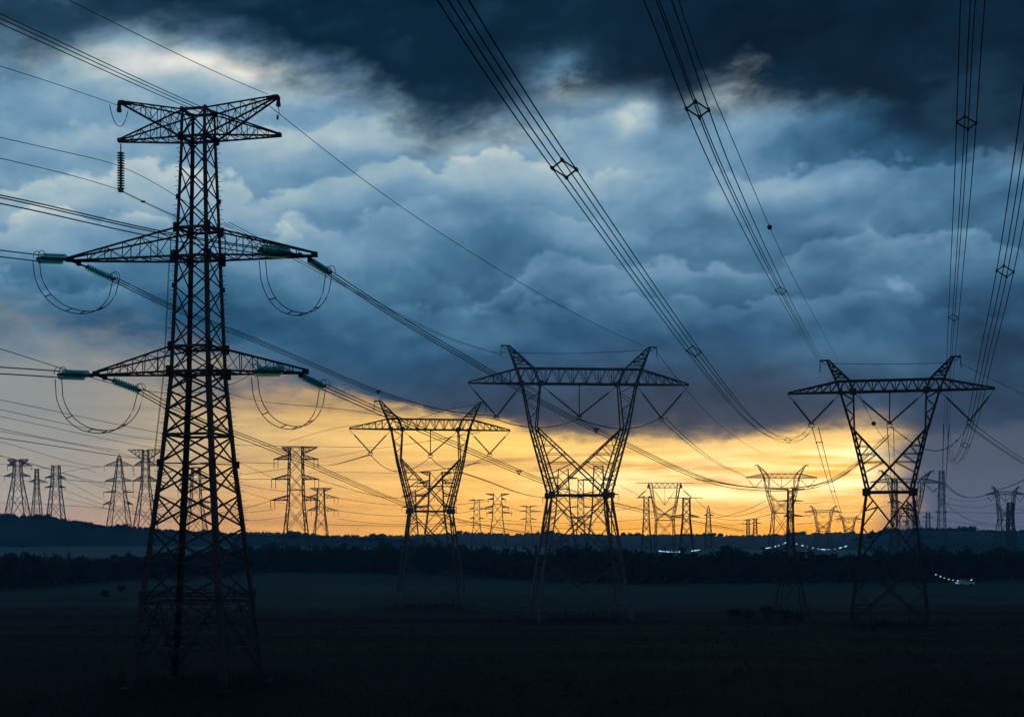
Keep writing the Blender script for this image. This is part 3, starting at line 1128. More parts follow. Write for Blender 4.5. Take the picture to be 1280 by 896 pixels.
    # ---- jumper loops: twin conductors with small spacers
    def jumper(pa, pb, low, da=119.6, db=123.6):
        """loop hanging from pa to pb through the low point"""
        A, B = L(*pa, da), L(*pb, db)
        C_ = L(*low, (da + db) / 2)
        tw = []
        for s in (-1, 1):
            pts = []
            for k in range(31):
                t = k / 30
                u = 2 * t - 1
                base = A.lerp(B, t)
                sag = (A.lerp(B, 0.5).z - C_.z)
                h = math.sqrt(max(0.0, 1 - abs(u) ** 2.25))
                shift = (C_ - A.lerp(B, 0.5))
                shift.z = 0
                p = base + shift * h - Vector((0, 0, sag * h))
                p += Vector((0.24 * s, 0.10 * s, 0.12 * s * h))
                pts.append(p)
            tw.append(pts)
        mb = MB()
        for pts in tw:
            mb.tube(pts, 0.038, 5)
        for k in (5, 13, 18, 25):
            mb.bar(tw[0][k], tw[1][k], 0.075)
        mb.build('jumper_loop', M_WIRE, root)

    jumper((45, 325), (145, 350), (93, 389))
    jumper((328, 326), (411, 344), (368, 392))
    jumper((73, 474), (176, 490), (120, 539))
    jumper((318, 471), (403, 487), (360, 534))

    # ---- suspension string under the upper left arm
    sp = MB()
    a = L(151, 180, 122.2)
    b = L(151, 190, 122.2)
    sp.tube([a, b], 0.05, 6)
    sp.string(b, L(151, 237, 122.2), 0.34, 15, 0.085)
    sp.box(L(151, 238, 122.2), 0.35, 0.35, 0.3)
    sp.build('suspension_insulator', M_PORC, root)
    # small jumper under the left earth wire peak, dropper on the right one
    mb = MB()
    mb.tube(bez(L(137, 131, 121.8), L(160, 139, 122.4), 1.55), 0.035, 5)
    mb.build('jumper_loop', M_WIRE, root)
    mb = MB()
    mb.tube([L(348, 133, 121.6), L(349, 141, 121.6), L(347, 147, 121.6)], 0.03, 5)
    mb.box(L(347, 147, 121.6), 0.14, 0.14, 0.35)
    mb.build('dropper', M_WIRE, root)
    return root


make_anchor_pylon()


# ================================================================== portal ("cat") pylons
def make_portal_pylon(label, cx, d, base_py, g, rot=0.0, w=1.0, detail=2, mat=None, group=None, name='portal_pylon'):
    """g: measured profile in photograph pixels at distance d:
    bw base half width, (wy, ww) waist, (ky, ko, ki) knee outer/inner, (by, bo, bi) beam underside, (ty, to, ti) beam top,
    tl tip half length, (hy, hx, hc) peak row / half width / cap half width, (vy, vx, vi, vo) V-string bottoms, vc centre V row"""
    mat = mat or M_GALV
    s = d / F
    gz = ground_z((cx - 640) * s, d)
    root = empty(name, ((cx - 640) * s, d, 0.0), rot)
    tag(root, label, 'pylon', group)
    Z = lambda py: CAM_Z + (HOR - py) * s
    k = lambda px: px * s
    bw, ww = k(g['bw']), k(g['ww'])
    wd = ww * 0.62
    zw, zk, zb, zt = Z(g['wy']), Z(g['ky']), Z(g['by']), Z(g['ty'])
    bdp = max(0.55, k(g['tl']) * 0.055)
    kd = wd + (bdp - wd) * (zk - zw) / (zb - zw)
    W0, W1, W2 = 0.29 * w, 0.165 * w, 0.092 * w if detail > 1 else 0.10 * w
    z0 = gz
    # legs
    for sx in (-1, 1):
        for sy in (-1, 1):
            mb = MB()
            a, b = Vector((sx * bw, sy * bw, z0 - 0.1)), Vector((sx * ww, sy * wd, zw))
            mb.bar(a, b, W0, W0)
            leg = mb.build('leg', mat, root)
            if detail > 1:
                f = MB()
                f.box(a + Vector((0, 0, 0.08)), 0.8, 0.8, 0.4)
                f.build('footing', M_CONC, leg)

    def leg_at(sx, sy, z):
        t = (z - z0) / (zw - z0)
        return Vector((sx * (bw + (ww - bw) * t), sy * (bw + (wd - bw) * t), z))

    body, thin = MB(), MB()
    panels = g.get('panels', [z0 + 0.3, z0 + (zw - z0) * 0.48, zw])
    for i in range(len(panels) - 1):
        a, b = panels[i], panels[i + 1]
        for (c0, c1) in (((-1, -1), (1, -1)), ((-1, 1), (1, 1)), ((-1, -1), (-1, 1)), ((1, -1), (1, 1))):
            p0, p1, q0, q1 = leg_at(*c0, a), leg_at(*c1, a), leg_at(*c0, b), leg_at(*c1, b)
            body.bar(p0, q1, W1, W1)
            body.bar(p1, q0, W1, W1)
            if detail > 1:
                # redundants between legs and diagonals
                wa, wb = (p1 - p0).length, (q1 - q0).length
                tx = wa / (wa + wb)
                m = p0.lerp(q1, tx)
                for (l0, l1, o0) in ((p0, q0, m), (p1, q1, m)):
                    thin.bar(l0.lerp(l1, 0.27), l0.lerp(m, 0.28), W2)
                    thin.bar(l0.lerp(l1, 0.73), l1.lerp(m, 0.28), W2)
                    for t, u in ((0.25, 0.5), (0.75, 0.5)):
                        e = l0.lerp(m, 0.5) if t < 0.5 else l1.lerp(m, 0.5)
                        q = l0.lerp(l1, 0.27 if t < 0.5 else 0.73)
                        thin.bar(q, e, W2)
                        thin.bar(l0.lerp(l1, 0.5), e, W2)
                        if t < 0.5:
                            thin.bar(e, p0.lerp(p1, 0.25 if l0 is p0 else 0.75) if i == 0 else e, W2)
                if i == 0:
                    h0, h1 = l0.lerp(l1, 0.27), None
                    thin.bar(p0.lerp(q0, 0.27), p1.lerp(q1, 0.27), W2)
    o_n = len(body.v)
    body.v += thin.v
    body.f += [tuple(i + o_n for i in f_) for f_ in thin.f]
    body.build('bracing', mat, root)
    # waist beam
    mb = MB()
    for sy in (-1, 1):
        mb.bar((-ww - 0.2, sy * wd, zw), (ww + 0.2, sy * wd, zw), W0 * 1.15, W0 * 1.1)
    for sx in (-1, 1):
        mb.bar((sx * ww, -wd, zw), (sx * ww, wd, zw), W0 * 0.8)
    mb.bar((-ww, -wd, zw), (ww, wd, zw), W2)
    mb.bar((-ww, wd, zw), (ww, -wd, zw), W2)
    if detail > 1:
        for sx in (-1, 1):
            for sy in (-1, 1):
                mb.box((sx * ww, sy * wd, zw), 1.0 * w, 0.36, 0.9 * w)
    mb.build('waist_beam', mat, root)
    # window arms
    xo = [(zw, ww, wd), (zk, k(g['ko']), kd), (zb, k(g['bo']), bdp), (zt, k(g['to']), bdp)]
    xi = [(zw, ww - k(g.get('wi', g['ww'] * 0.25)), wd), (zk, k(g['ki']), kd), (zb, k(g['bi']), bdp), (zt, k(g['ti']), bdp)]

    def on(tab, z):
        return np.interp(z, [t[0] for t in tab], [t[1] for t in tab]), np.interp(z, [t[0] for t in tab], [t[2] for t in tab])
    for sx in (-1, 1):
        mb = MB()
        for sy in (-1, 1):
            for tab, ww_ in ((xo, W0 * 0.85), (xi, W0 * 0.7)):
                for i in range(3):
                    mb.bar((sx * tab[i][1], sy * tab[i][2], tab[i][0]), (sx * tab[i + 1][1], sy * tab[i + 1][2], tab[i + 1][0]), ww_)
        n = 9 if detail > 1 else 5
        for (za, zb_, m) in ((zw, zk, n), (zk, zb, max(3, n - 4))):
            for i in range(m):
                p, q = za + (zb_ - za) * i / m, za + (zb_ - za) * (i + 1) / m
                for sy in (-1, 1):
                    a, b = (on(xo, p), on(xi, q)) if i % 2 else (on(xi, p), on(xo, q))
                    mb.bar((sx * a[0], sy * a[1], p), (sx * b[0], sy * b[1], q), W2)
                a, b = on(xo, p), on(xo, q)
                sy = 1 if i % 2 else -1
                mb.bar((sx * a[0], sy * a[1], p), (sx * b[0], -sy * b[1], q), W2)
        mb.build('window_arm', mat, root)
    # the crossing diagonals inside the window
    mb = MB()
    for sy in (-1, 1):
        for sx in (-1, 1):
            a = Vector((sx * k(g['ki']), sy * kd, zk))
            b = Vector((-sx * ww * 0.96, sy * wd, zw + 0.1))
            mb.bar(a, b, W1 * 1.25, W1 * 1.25)
            # struts from the diagonals out to the arm
            if detail > 0:
                for t in ((0.25, 0.55) if detail == 1 else (0.13, 0.26, 0.39, 0.52)):
                    p = a.lerp(b, t)
                    z = a.z + (zw - zk) * t
                    o_ = on(xi, z)
                    q = Vector((sx * o_[0], sy * o_[1], z))
                    mb.bar(p, q, W2)
                    z2 = z - (zk - zw) * 0.16
                    o2 = on(xi, z2)
                    mb.bar(p, (sx * o2[0], sy * o2[1], z2), W2)
    if detail > 1:
        for sx in (-1, 1):
            for t in (0.1, 0.2, 0.3, 0.4, 0.5):
                p = Vector((sx * k(g['ki']), kd, zk)).lerp(Vector((-sx * ww, wd, zw)), t)
                mb.bar(p, (p.x, -p.y, p.z), W2)
    mb.build('window_diagonals', mat, root)
    # cross beam
    mb = MB()
    tl = k(g['tl'])
    topx = k(g.get('tx', g['to'] + 2))
    n = 18 if detail > 1 else 12
    for sy in (-1, 1):
        for sx in (-1, 1):
            mb.bar((0, sy * bdp, zb), (sx * topx, sy * bdp, zb), W0 * 0.75, W0 * 0.85)
            mb.bar((sx * topx, sy * bdp, zb), (sx * tl, 0, zb), W0 * 0.75, W0 * 0.85)
            mb.bar((0, sy * bdp, zt), (sx * topx, sy * bdp, zt), W0 * 0.7)
            if g.get('flat_top'):
                mb.bar((sx * topx, sy * bdp, zt), (sx * k(g['flat_top']), 0, zt), W0 * 0.7)
            mid = sx * (topx + (tl - topx) * 0.55)
            mb.bar((sx * topx, sy * bdp, zt), (mid, sy * bdp * 0.5, zb + (zt - zb) * 0.49), W0 * 0.65)
            mb.bar((mid, sy * bdp * 0.5, zb + (zt - zb) * 0.49), (sx * tl, 0, zb + 0.15), W0 * 0.65)
        xs = [-topx + 2 * topx * i / n for i in range(n + 1)]
        for i in range(n):
            a, b = ((xs[i], sy * bdp, zb), (xs[i + 1], sy * bdp, zt))
            if i % 2:
                a, b = (xs[i], sy * bdp, zt), (xs[i + 1], sy * bdp, zb)
            mb.bar(a, b, W2)
            if detail > 1 and i % 2 == 0:
                mb.bar((xs[i], sy * bdp, zb), (xs[i], sy * bdp, zt), W2)
        for sx in (-1, 1):
            for i in range(1, 6):
                t0, t1 = (i - 1) / 6, i / 6
                f_ = lambda t: (zb + (zt - zb) * (1 - 0.51 * t / 0.55)) if t < 0.55 else (zb + (zt - zb) * 0.49 * (1 - (t - 0.55) / 0.45))
                xx = lambda t: sx * (topx + (tl - topx) * t)
                yy = lambda t: sy * bdp * (1 - t)
                mb.bar((xx(t1), yy(t1), zb), (xx(t1), yy(t1), f_(t1)), W2)
                mb.bar((xx(t0), yy(t0), f_(t0)), (xx(t1), yy(t1), zb), W2)
    for i in range(n + 1):
        mb.bar((xs[i], -bdp, zb), (xs[i], bdp, zb), W2)
        if detail > 1 and i < n:
            mb.bar((xs[i], (-bdp if i % 2 else bdp), zt), (xs[i + 1], (bdp if i % 2 else -bdp), zt), W2)
    if detail > 1:
        for sx in (-1, 1):
            for sy in (-1, 1):
                mb.box((sx * k(g['bi']), sy * bdp, zb + 0.1), 0.75 * w, 0.3, 0.75 * w)
                mb.box((sx * k(g['bo']), sy * bdp, zb + 0.1), 0.55 * w, 0.32, 0.6 * w)
    mb.build('cross_beam', mat, root)
    # peaks
    if 'hy' in g:
        zh, hx, hc = Z(g['hy']), k(g['hx']), k(g['hc'])
        for sx in (-1, 1):
            mb = MB()
            o0, i0 = k(g['to']), k(g['ti'])
            for sy in (-1, 1):
                mb.bar((sx * o0, sy * bdp, zt), (sx * hx, 0, zh), W0 * 0.7)
                mb.bar((sx * i0, sy * bdp, zt), (sx * (hx - 0.3), sy * 0.1, zh), W0 * 0.7)
                m = 6 if detail > 1 else 3
                for i in range(1, m):
                    t = i / m
                    u = (i + 1) / m
                    po = Vector((sx * o0, sy * bdp, zt)).lerp(Vector((sx * hx, 0, zh)), t)
                    pi = Vector((sx * i0, sy * bdp, zt)).lerp(Vector((sx * hx, 0, zh)), t)
                    mb.bar(po, pi, W2)
                    if u < 1:
                        mb.bar(po if i % 2 else pi, (Vector((sx * (i0 if i % 2 else o0), sy * bdp, zt))).lerp(Vector((sx * hx, 0, zh)), u), W2)
            mb.bar((sx * (hx - 0.4), 0, zh), (sx * hc, 0, zh), W0 * 0.7)
            mb.bar((sx * hx, 0, zh - 0.7), (sx * hc, 0, zh - 0.05), W2)
            mb.bar((sx * hc, 0, zh), (sx * hc, 0, zh - 1.3), W2 * 1.2)
            mb.tube([(sx * hc, 0, zh - 1.3), (sx * (hc + 0.15), 0, zh - 1.55), (sx * (hc - 0.1), 0, zh - 1.75)], 0.06 * w, 5)
            mb.build('earth_wire_peak', mat, root)
    # V strings
    if 'vy' in g:
        def vee(a, b):
            a, b = Vector(a), Vector(b)
            mb = MB()
            m = a.lerp(b, 0.24)
            mb.tube([a, m], 0.045 * w, 5)
            if detail > 1:
                mb.string(m, b, 0.155 * w, 24, 0.11 * w, 7)
            else:
                mb.tube([m, b], 0.13 * w, 5)
            mb.build('insulator_string', M_PORC, root)
        zv, vx = Z(g['vy']), k(g['vx'])
        for sx in (-1, 1):
            vee((sx * tl, 0, zb - 0.1), (sx * vx, 0, zv))
            vee((sx * k(g['bo']) * 1.0, 0, zb - 0.1), (sx * vx, 0, zv))
            vee((sx * k(g['bi']), 0, zb - 0.1), (0, 0, Z(g['vc'])))
        if g.get('rod', True):
            mb = MB()
            mb.tube([(0, 0, zb), (0, 0, Z(g['vc']))], 0.10 * w, 6)
            mb.build('centre_rod', M_PORC, root)
        if detail > 1:
            for x, z in ((-vx, zv), (0, Z(g['vc'])), (vx, zv)):
                mb = MB()
                ring = [(x + 0.42 * math.cos(t), 0.3 * math.sin(t) * 0, z - 0.25 + 0.36 * math.sin(t)) for t in [2 * math.pi * q / 12 for q in range(13)]]
                mb.bar((x - 0.45, 0, z - 0.1), (x + 0.45, 0, z - 0.1), 0.14)
                yk = mb.build('yoke_plate', M_GALV, root)
                mb = MB()
                mb.tube(ring, 0.05, 5)
                mb.build('grading_ring', M_GALV, yk)
    return root


GP = 'portal pylons carrying conductors on V strings'
B1 = dict(bw=58, wy=619, ww=37, ky=535, ko=61, ki=54, by=480, bo=72, bi=49, ty=461, to=79, ti=57, tl=139, tx=76, hy=433, hx=90, hc=98,
          vy=521, vx=103.5, vc=520, wi=9)
make_portal_pylon('largest grey portal pylon in the middle, its beam and horns against dark cloud', 724, 228, 772, B1, math.radians(5.0), 1.0, 2, group=GP)
B2 = dict(bw=41, wy=639, ww=26, ky=574, ko=42, ki=37, by=537, bo=49, bi=35, ty=524, to=54, ti=40, tl=101, tx=52, hy=502, hx=64, hc=70,
          vy=566, vx=75, vc=568, wi=6)
make_portal_pylon('smaller grey portal pylon standing left of the largest one, its feet in the pale field', 538, 261, 757, B2, math.radians(9.5), 0.95, 2, group=GP)
B3 = dict(bw=48, wy=615, ww=28, ky=537, ko=46, ki=43, by=489, bo=60, bi=44, ty=475, to=65, ti=48, tl=125, tx=62, hy=448, hx=77, hc=85,
          vy=527, vx=96, vc=529, wi=4)
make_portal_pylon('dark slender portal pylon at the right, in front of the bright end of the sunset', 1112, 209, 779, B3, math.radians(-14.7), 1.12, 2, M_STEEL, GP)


# ================================================================== distant pylons
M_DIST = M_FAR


def far_pylon(label, px, d, base_py, top_py, bw, waist_py, ww, tw, arms, peak='flat', w=0.24, hang=None, group='distant lattice pylons', mat=None, lean=0.0):
    """square lattice mast; all measures are photograph pixels at distance d.
    arms: (row, half length left, half length right, depth); peak: 'flat', 'point', 'tee'"""
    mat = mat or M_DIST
    w = w * (1.2 if d > 300 else 1.0) * min(1.0, 0.68 + 0.09 * tw)
    s = d / F
    gz = ground_z((px - 640) * s, d)
    root = empty('lattice_pylon', ((px - 640) * s, d, 0.0), math.radians(lean))
    tag(root, label, 'pylon', group)
    Z = lambda py: CAM_Z + (HOR - py) * s
    zb, zw, zt = Z(base_py), Z(waist_py), Z(top_py)
    zs = zt - (3.0 if peak == 'point' else 0.0)
    hsd = lambda z: np.interp(z, [zb, zw, zt], [bw * s, ww * s, tw * s])
    C4 = [(-1, -1), (1, -1), (1, 1), (-1, 1)]
    P = lambda k, z: Vector((C4[k % 4][0] * hsd(z), C4[k % 4][1] * hsd(z), z))
    mb = MB()
    for k in range(4):
        mb.bar(P(k, zb - 3), P(k, zw), w * 1.35)
        mb.bar(P(k, zw), P(k, zt), w * 1.2)
    z = zb
    i = 0
    while z < zt - 0.5:
        st = max(hsd(z) * 2.2, 2.6)
        z2 = min(zt, z + st)
        for k in range(4):
            mb.bar(P(k, z), P(k + 1, z2), w * 0.62)
            mb.bar(P(k + 1, z), P(k, z2), w * 0.62)
            if i % 3 == 2:
                mb.bar(P(k, z2), P(k + 1, z2), w * 0.7)
        z = z2
        i += 1
    mb.build('mast', mat, root)
    for row, al, ar, dep in arms:
        z = Z(row)
        zu = z + dep * s
        for sx, ln in ((-1, al), (1, ar)):
            if ln <= 0:
                continue
            mb = MB()
            h0, h1 = hsd(z), hsd(min(zu, zt))
            tip = Vector((sx * ln * s, 0, z))
            n = 4
            for sy in (-1, 1):
                a, b = Vector((sx * h0, sy * h0, z)), Vector((sx * h1, sy * h1, min(zu, zt) if dep > 0 else zu))
                mb.bar(a, tip, w * 0.95)
                mb.bar(b, tip, w * 0.9)
                for q in range(1, n):
                    mb.bar(a.lerp(tip, q / n), b.lerp(tip, q / n), w * 0.5)
                    mb.bar(a.lerp(tip, q / n), b.lerp(tip, (q - 1) / n), w * 0.5)
            mb.build('cross_arm', mat, root)
            if hang:
                for off in ((0.0,) if hang[1] == 1 else (0.0, 5.0 * s)):
                    ins = MB()
                    p = tip - Vector((sx * (off + 0.2), 0, 0.1))
                    q = p - Vector((0, 0, hang[0] * s))
                    ins.tube([p, q], w * 0.42, 5)
                    ins.build('insulator_string', M_PORC, root)
    if peak == 'point':
        mb = MB()
        top = Vector((0, 0, zt + 5 * s))
        for k in range(4):
            mb.bar(P(k, zt), top, w)
        mb.build('peak', mat, root)
    elif isinstance(peak, tuple):                  # wide inverted-triangle head
        tl, tr, dep = peak
        for sx, ln in ((-1, tl), (1, tr)):
            mb = MB()
            tip = Vector((sx * ln * s, 0, zt))
            h0, h1 = hsd(zt), hsd(zt - dep * s)
            for sy in (-1, 1):
                a, b = Vector((sx * h0, sy * h0, zt)), Vector((sx * h1, sy * h1, zt - dep * s))
                mb.bar(a, tip, w)
                mb.bar(b, tip, w * 0.9)
                for q in range(1, 4):
                    mb.bar(a.lerp(tip, q / 4), b.lerp(tip, q / 4), w * 0.5)
                    mb.bar(b.lerp(tip, q / 4), a.lerp(tip, (q - 1) / 4), w * 0.5)
            mb.build('earth_wire_peak', mat, root)
    return root


GL = 'distant lattice pylons'
# the group on and beyond the blue hill at the left
far_pylon('distant pylon at the far left end of the blue hill, with drooping double arms', 22, 1120, 646, 574, 13, 600, 5.2, 3.6,
          [(582, 13, 18, 6), (595, 17, 16, 4)], (13, 14, 8), 0.42, (6, 1))
far_pylon('narrowest of the distant pylons on the blue hill, with one short arm', 46, 1120, 646, 586, 6.0, 610, 2.6, 1.8, [(602, 10, 13, 3)], 'flat', 0.36)
far_pylon('distant flat topped pylon on the blue hill, third along the crest', 70, 1120, 648, 581, 9.5, 606, 5.0, 4.0, [(597, 14, 12, 3), (609, 14, 12, 2)], 'flat', 0.40, (3, 1))
far_pylon('distant pylon with pointed top and four arms above the falling end of the hill', 149, 1080, 660, 573, 13.5, 608, 6.0, 2.0,
          [(582, 19, 17, 6), (601, 18, 18, 4), (615, 20, 18, 1.5), (630, 20, 17, 4)], 'point', 0.40, (6, 1))
far_pylon('distant pylon with wide flat head seen just left of the biggest pylon', 182, 1080, 664, 562, 13.5, 604, 4.6, 3.2,
          [(582, 15, 15, 7), (601, 16, 16, 6)], (22, 22, 12), 0.42, (14, 1))
far_pylon('faint distant pylon with three arms seen through the lattice of the biggest pylon', 245, 1050, 672, 584, 14, 622, 6, 4.5,
          [(598, 20, 20, 5), (612, 23, 23, 5), (628, 20, 20, 4)], 'flat', 0.40, (8, 1))
far_pylon('distant four tier pylon standing between the biggest pylon and the smallest portal pylon', 370, 700, 704, 559, 18, 628, 9.5, 8.0,
          [(574, 28, 28, 6), (599, 31, 29, 6), (625, 32, 30, 6)], (18, 27, 8), 0.33, (11, 2))
far_pylon('smaller distant pylon close at the right side of a four tier pylon', 401, 1000, 690, 610, 11.5, 640, 5.0, 4.0,
          [(622, 18, 22, 5), (638, 17, 22, 5)], (14, 14, 4), 0.34, (7, 2))
# the middle groups
far_pylon('dense distant pylon seen through the lower window of the smaller portal pylon', 545, 760, 698, 590, 19, 640, 10, 7.5,
          [(604, 24, 24, 4), (620, 27, 26, 4), (634, 26, 26, 3)], (20, 20, 5), 0.30, (7, 1))
far_pylon('thin distant pylon with uneven arms seen at the left leg of the smaller portal pylon', 516, 980, 690, 612, 9, 640, 4.2, 3.4,
          [(620, 14, 12, 3), (634, 14, 14, 3)], 'flat', 0.30, (5, 1))
far_pylon('slim skeletal pylon left of the tee topped pylon between the two grey portals', 596, 1150, 690, 624, 8.5, 654, 4.0, 3.0,
          [(625, 10, 9, 2), (636, 10, 20, 2), (648, 9, 9, 2)], 'flat', 0.30)
far_pylon('distant pylon with tee shaped head halfway between the two grey portal pylons', 622, 1000, 690, 617, 12.5, 648, 6.5, 4.8,
          [(624, 12, 10, 2), (634, 15, 14, 2.5), (641, 14, 18, 2)], (15, 15, 2.5), 0.36, (4, 1))
far_pylon('small distant pylon with three thin arms just left of the largest portal pylon', 660.5, 1200, 688, 632, 7.5, 652, 2.8, 2.4,
          [(639, 11, 16, 1.5), (649, 10, 11, 2)], (10, 11, 1.5), 0.34)
far_pylon('distant pylon filling the left side of the largest portal pylon under its waist', 704, 780, 697, 586, 19, 640, 9, 6,
          [(598, 19, 19, 3), (622, 26, 24, 4), (648, 26, 24, 3)], 'flat', 0.30, (7, 1))
far_pylon('distant pylon filling the right side of the largest portal pylon under its waist', 748, 820, 696, 582, 17, 640, 8, 5.5,
          [(600, 26, 22, 3), (618, 22, 26, 4), (646, 26, 22, 3)], 'flat', 0.30, (7, 1))
far_pylon('tall faint mast with short arms on the axis of the largest portal pylon', 726, 1000, 692, 600, 8, 650, 4, 3.4,
          [(634, 18, 18, 2), (656, 16, 16, 2)], 'flat', 0.28)
far_pylon('plain mast left of the flat headed portal pylon against the yellow sky', 808, 900, 694, 620, 7.0, 648, 3.4, 3.0, [(622, 13, 8, 4)], 'flat', 0.32)
far_pylon('distant mast with long right arm beside the flat headed portal pylon in yellow light', 858, 880, 695, 622, 10, 650, 4.6, 4.2,
          [(622, 24, 20, 2.5), (646, 21, 16, 3.5)], 'flat', 0.36)
far_pylon('short pointed mast without long arms on the skyline right of the flat headed portal', 885.5, 1150, 690, 637, 4.8, 655, 2.9, 1.6,
          [(644, 6, 7, 1.5)], 'point', 0.34)
far_pylon('pair of tiny masts on the horizon in the yellow sky, left member', 935, 1700, 681, 649, 2.2, 660, 1.6, 1.4, [(655, 8, 4, 1), (650, 5, 4, 0.6)], 'flat', 0.5,
          group='tiny masts on the yellow horizon')
far_pylon('pair of tiny masts on the horizon in the yellow sky, right member', 944, 1700, 681, 648, 3.0, 660, 2.0, 1.6, [(654, 5, 9, 1), (649, 5, 5, 0.6)], 'flat', 0.5,
          group='tiny masts on the yellow horizon')
far_pylon('slim dark pylon rising from the shrubs in the field before the wood', 988, 239, 765, 612, 21, 690, 4.2, 3.0,
          [(611, 27, 18, 1.5), (626, 17, 16, 1.2), (645, 8, 17, 2.5)], 'flat', 0.12, mat=M_STEEL, group=GL)
far_pylon('slim mast behind the rightmost big pylon, left of its window crossing', 1118, 900, 694, 598, 4.2, 650, 3.4, 3.0,
          [(628, 9, 9, 1.5), (652, 9, 9, 1.5)], 'flat', 0.30)
far_pylon('dense mast seen through the right leg panel of the rightmost big pylon', 1139, 1000, 691, 628, 8.5, 655, 5.0, 4.2,
          [(632, 11, 11, 1.5), (641, 12, 12, 1.5), (652, 12, 12, 1.5)], 'flat', 0.30)
far_pylon('tall thin mast on the right hill where two drooping conductors come down', 1177, 1050, 690, 588, 6.0, 640, 3.6, 2.6,
          [(640, 8, 8, 1.5), (620, 6, 6, 1.2)], 'flat', 0.28)
far_pylon('tiny mast on the right hill between the rightmost big pylon and a thin mast', 1160, 1300, 682, 640, 4.0, 655, 2.2, 1.8, [(646, 7, 7, 1)], 'flat', 0.3)

GQ = 'distant portal pylons against the sunset'


def small_portal(label, cx, d, base_py, tip, beam, top, horn, waist, rot=4, w=0.9, mat=None, **kw):
    hy, hx = horn
    wy, ww = waist
    g = dict(bw=ww * 1.62, wy=wy, ww=ww, ky=wy - (wy - beam) * 0.52, ko=tip * 0.40, ki=tip * 0.34, by=beam, bo=tip * 0.50, bi=tip * 0.36, ty=top, to=tip * 0.54, ti=tip * 0.41,
             tl=tip, tx=tip * 0.53, hy=hy, hx=hx, hc=hx + tip * 0.06, vy=beam + (wy - beam) * 0.28, vx=tip * 0.75, vc=beam + (wy - beam) * 0.28, wi=ww * 0.2)
    g.update(kw)
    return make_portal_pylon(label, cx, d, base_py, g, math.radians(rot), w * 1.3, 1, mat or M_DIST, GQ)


small_portal('distant portal pylon with raised horns in front of the brightest yellow sky', 977, 720, 697, 45, 597, 592, (581, 31), (641, 10.5), 4, 1.0, bw=15)
small_portal('small hazy portal pylon between the yellow sky and the rightmost big pylon', 1029, 1050, 690, 24, 640, 637, (632, 16), (664, 7), 5, 1.0)
small_portal('smallest hazy portal pylon on the horizon just left of the rightmost big pylon', 1061, 1500, 683, 17, 649, 646.5, (644, 11), (664, 5), 0, 1.3)
small_portal('hazy portal pylon half hidden behind the legs of the rightmost big pylon', 1133, 560, 709, 48, 603, 598, (588, 34), (645, 12), 10, 0.85)
small_portal('blue hazy portal pylon alone on the hill at the right edge of the picture', 1257, 800, 697, 26, 618, 614, (608, 17), (650, 8), 8, 1.0)
far_pylon('dark mast standing inside the blue portal pylon at the right edge', 1263, 830, 696, 628, 4.6, 650, 3.4, 3.0, [(636, 6, 6, 1.2)], 'flat', 0.42)
gflat = dict(bw=12, wy=650, ww=11, ky=632, ko=14.5, ki=12.5, by=609.5, bo=19, bi=15.5, ty=603.5, to=20, ti=16.5, tl=22, tx=20, vy=622, vx=34, vc=631, wi=2, flat_top=37)
make_portal_pylon('distant portal pylon with flat wide head and no horns, left in the yellow sky', 831, 820, 696, gflat, math.radians(3), 1.35, 1, M_DIST, GQ)


# ================================================================== conductors
def span_points(ctrl, d0, d1, n=44):
    """a span that is straight in plan between its two ends and hangs through the photographed points"""
    P0, P1 = W(*ctrl[0], d0), W(*ctrl[-1], d1)
    dx_, dy_ = P1.x - P0.x, P1.y - P0.y
    S, Zs = [0.0], [P0.z]
    for px, py in ctrl[1:-1]:
        u = (px - 640.0) / F
        den = dx_ - u * dy_
        if abs(den) < 1e-6:
            continue
        s = (u * P0.y - P0.x) / den
        if not S[-1] + 0.003 < s < 0.997:
            print('span point skipped', ctrl, (px, py), round(s, 3))
            continue
        y = P0.y + s * dy_
        S.append(s)
        Zs.append(CAM_Z + (HOR - py) / F * y)
    S.append(1.0)
    Zs.append(P1.z)
    S, Zs = np.array(S), np.array(Zs)
    m = len(S)
    if m == 2:
        f = lambda s: Zs[0] + (Zs[1] - Zs[0]) * s
    elif m <= 4:
        co = np.polyfit(S, Zs, m - 1)
        f = lambda s: np.polyval(co, s)
    else:                                           # natural cubic spline
        h = np.diff(S)
        A = np.zeros((m, m))
        B = np.zeros(m)
        A[0, 0] = A[-1, -1] = 1
        for i in range(1, m - 1):
            A[i, i - 1], A[i, i], A[i, i + 1] = h[i - 1], 2 * (h[i - 1] + h[i]), h[i]
            B[i] = 6 * ((Zs[i + 1] - Zs[i]) / h[i] - (Zs[i] - Zs[i - 1]) / h[i - 1])
        M = np.linalg.solve(A, B)

        def f(s):
            i = min(max(int(np.searchsorted(S, s) - 1), 0), m - 2)
            a, b = S[i + 1] - s, s - S[i]
            return (M[i] * a ** 3 + M[i + 1] * b ** 3) / (6 * h[i]) + (Zs[i] / h[i] - M[i] * h[i] / 6) * a + (Zs[i + 1] / h[i] - M[i + 1] * h[i] / 6) * b
    out = []
    for k in range(n + 1):
        s = k / n
        out.append(Vector((P0.x + dx_ * s, P0.y + dy_ * s, float(f(s)))))
    return out


OFFS = {1: [(0, 0)], 2: [(-.5, 0), (.5, 0)], 3: [(-.5, .28), (.5, .28), (0, -.45)], 4: [(-.5, .06), (-.08, .36), (.5, -.06), (.08, -.36)]}


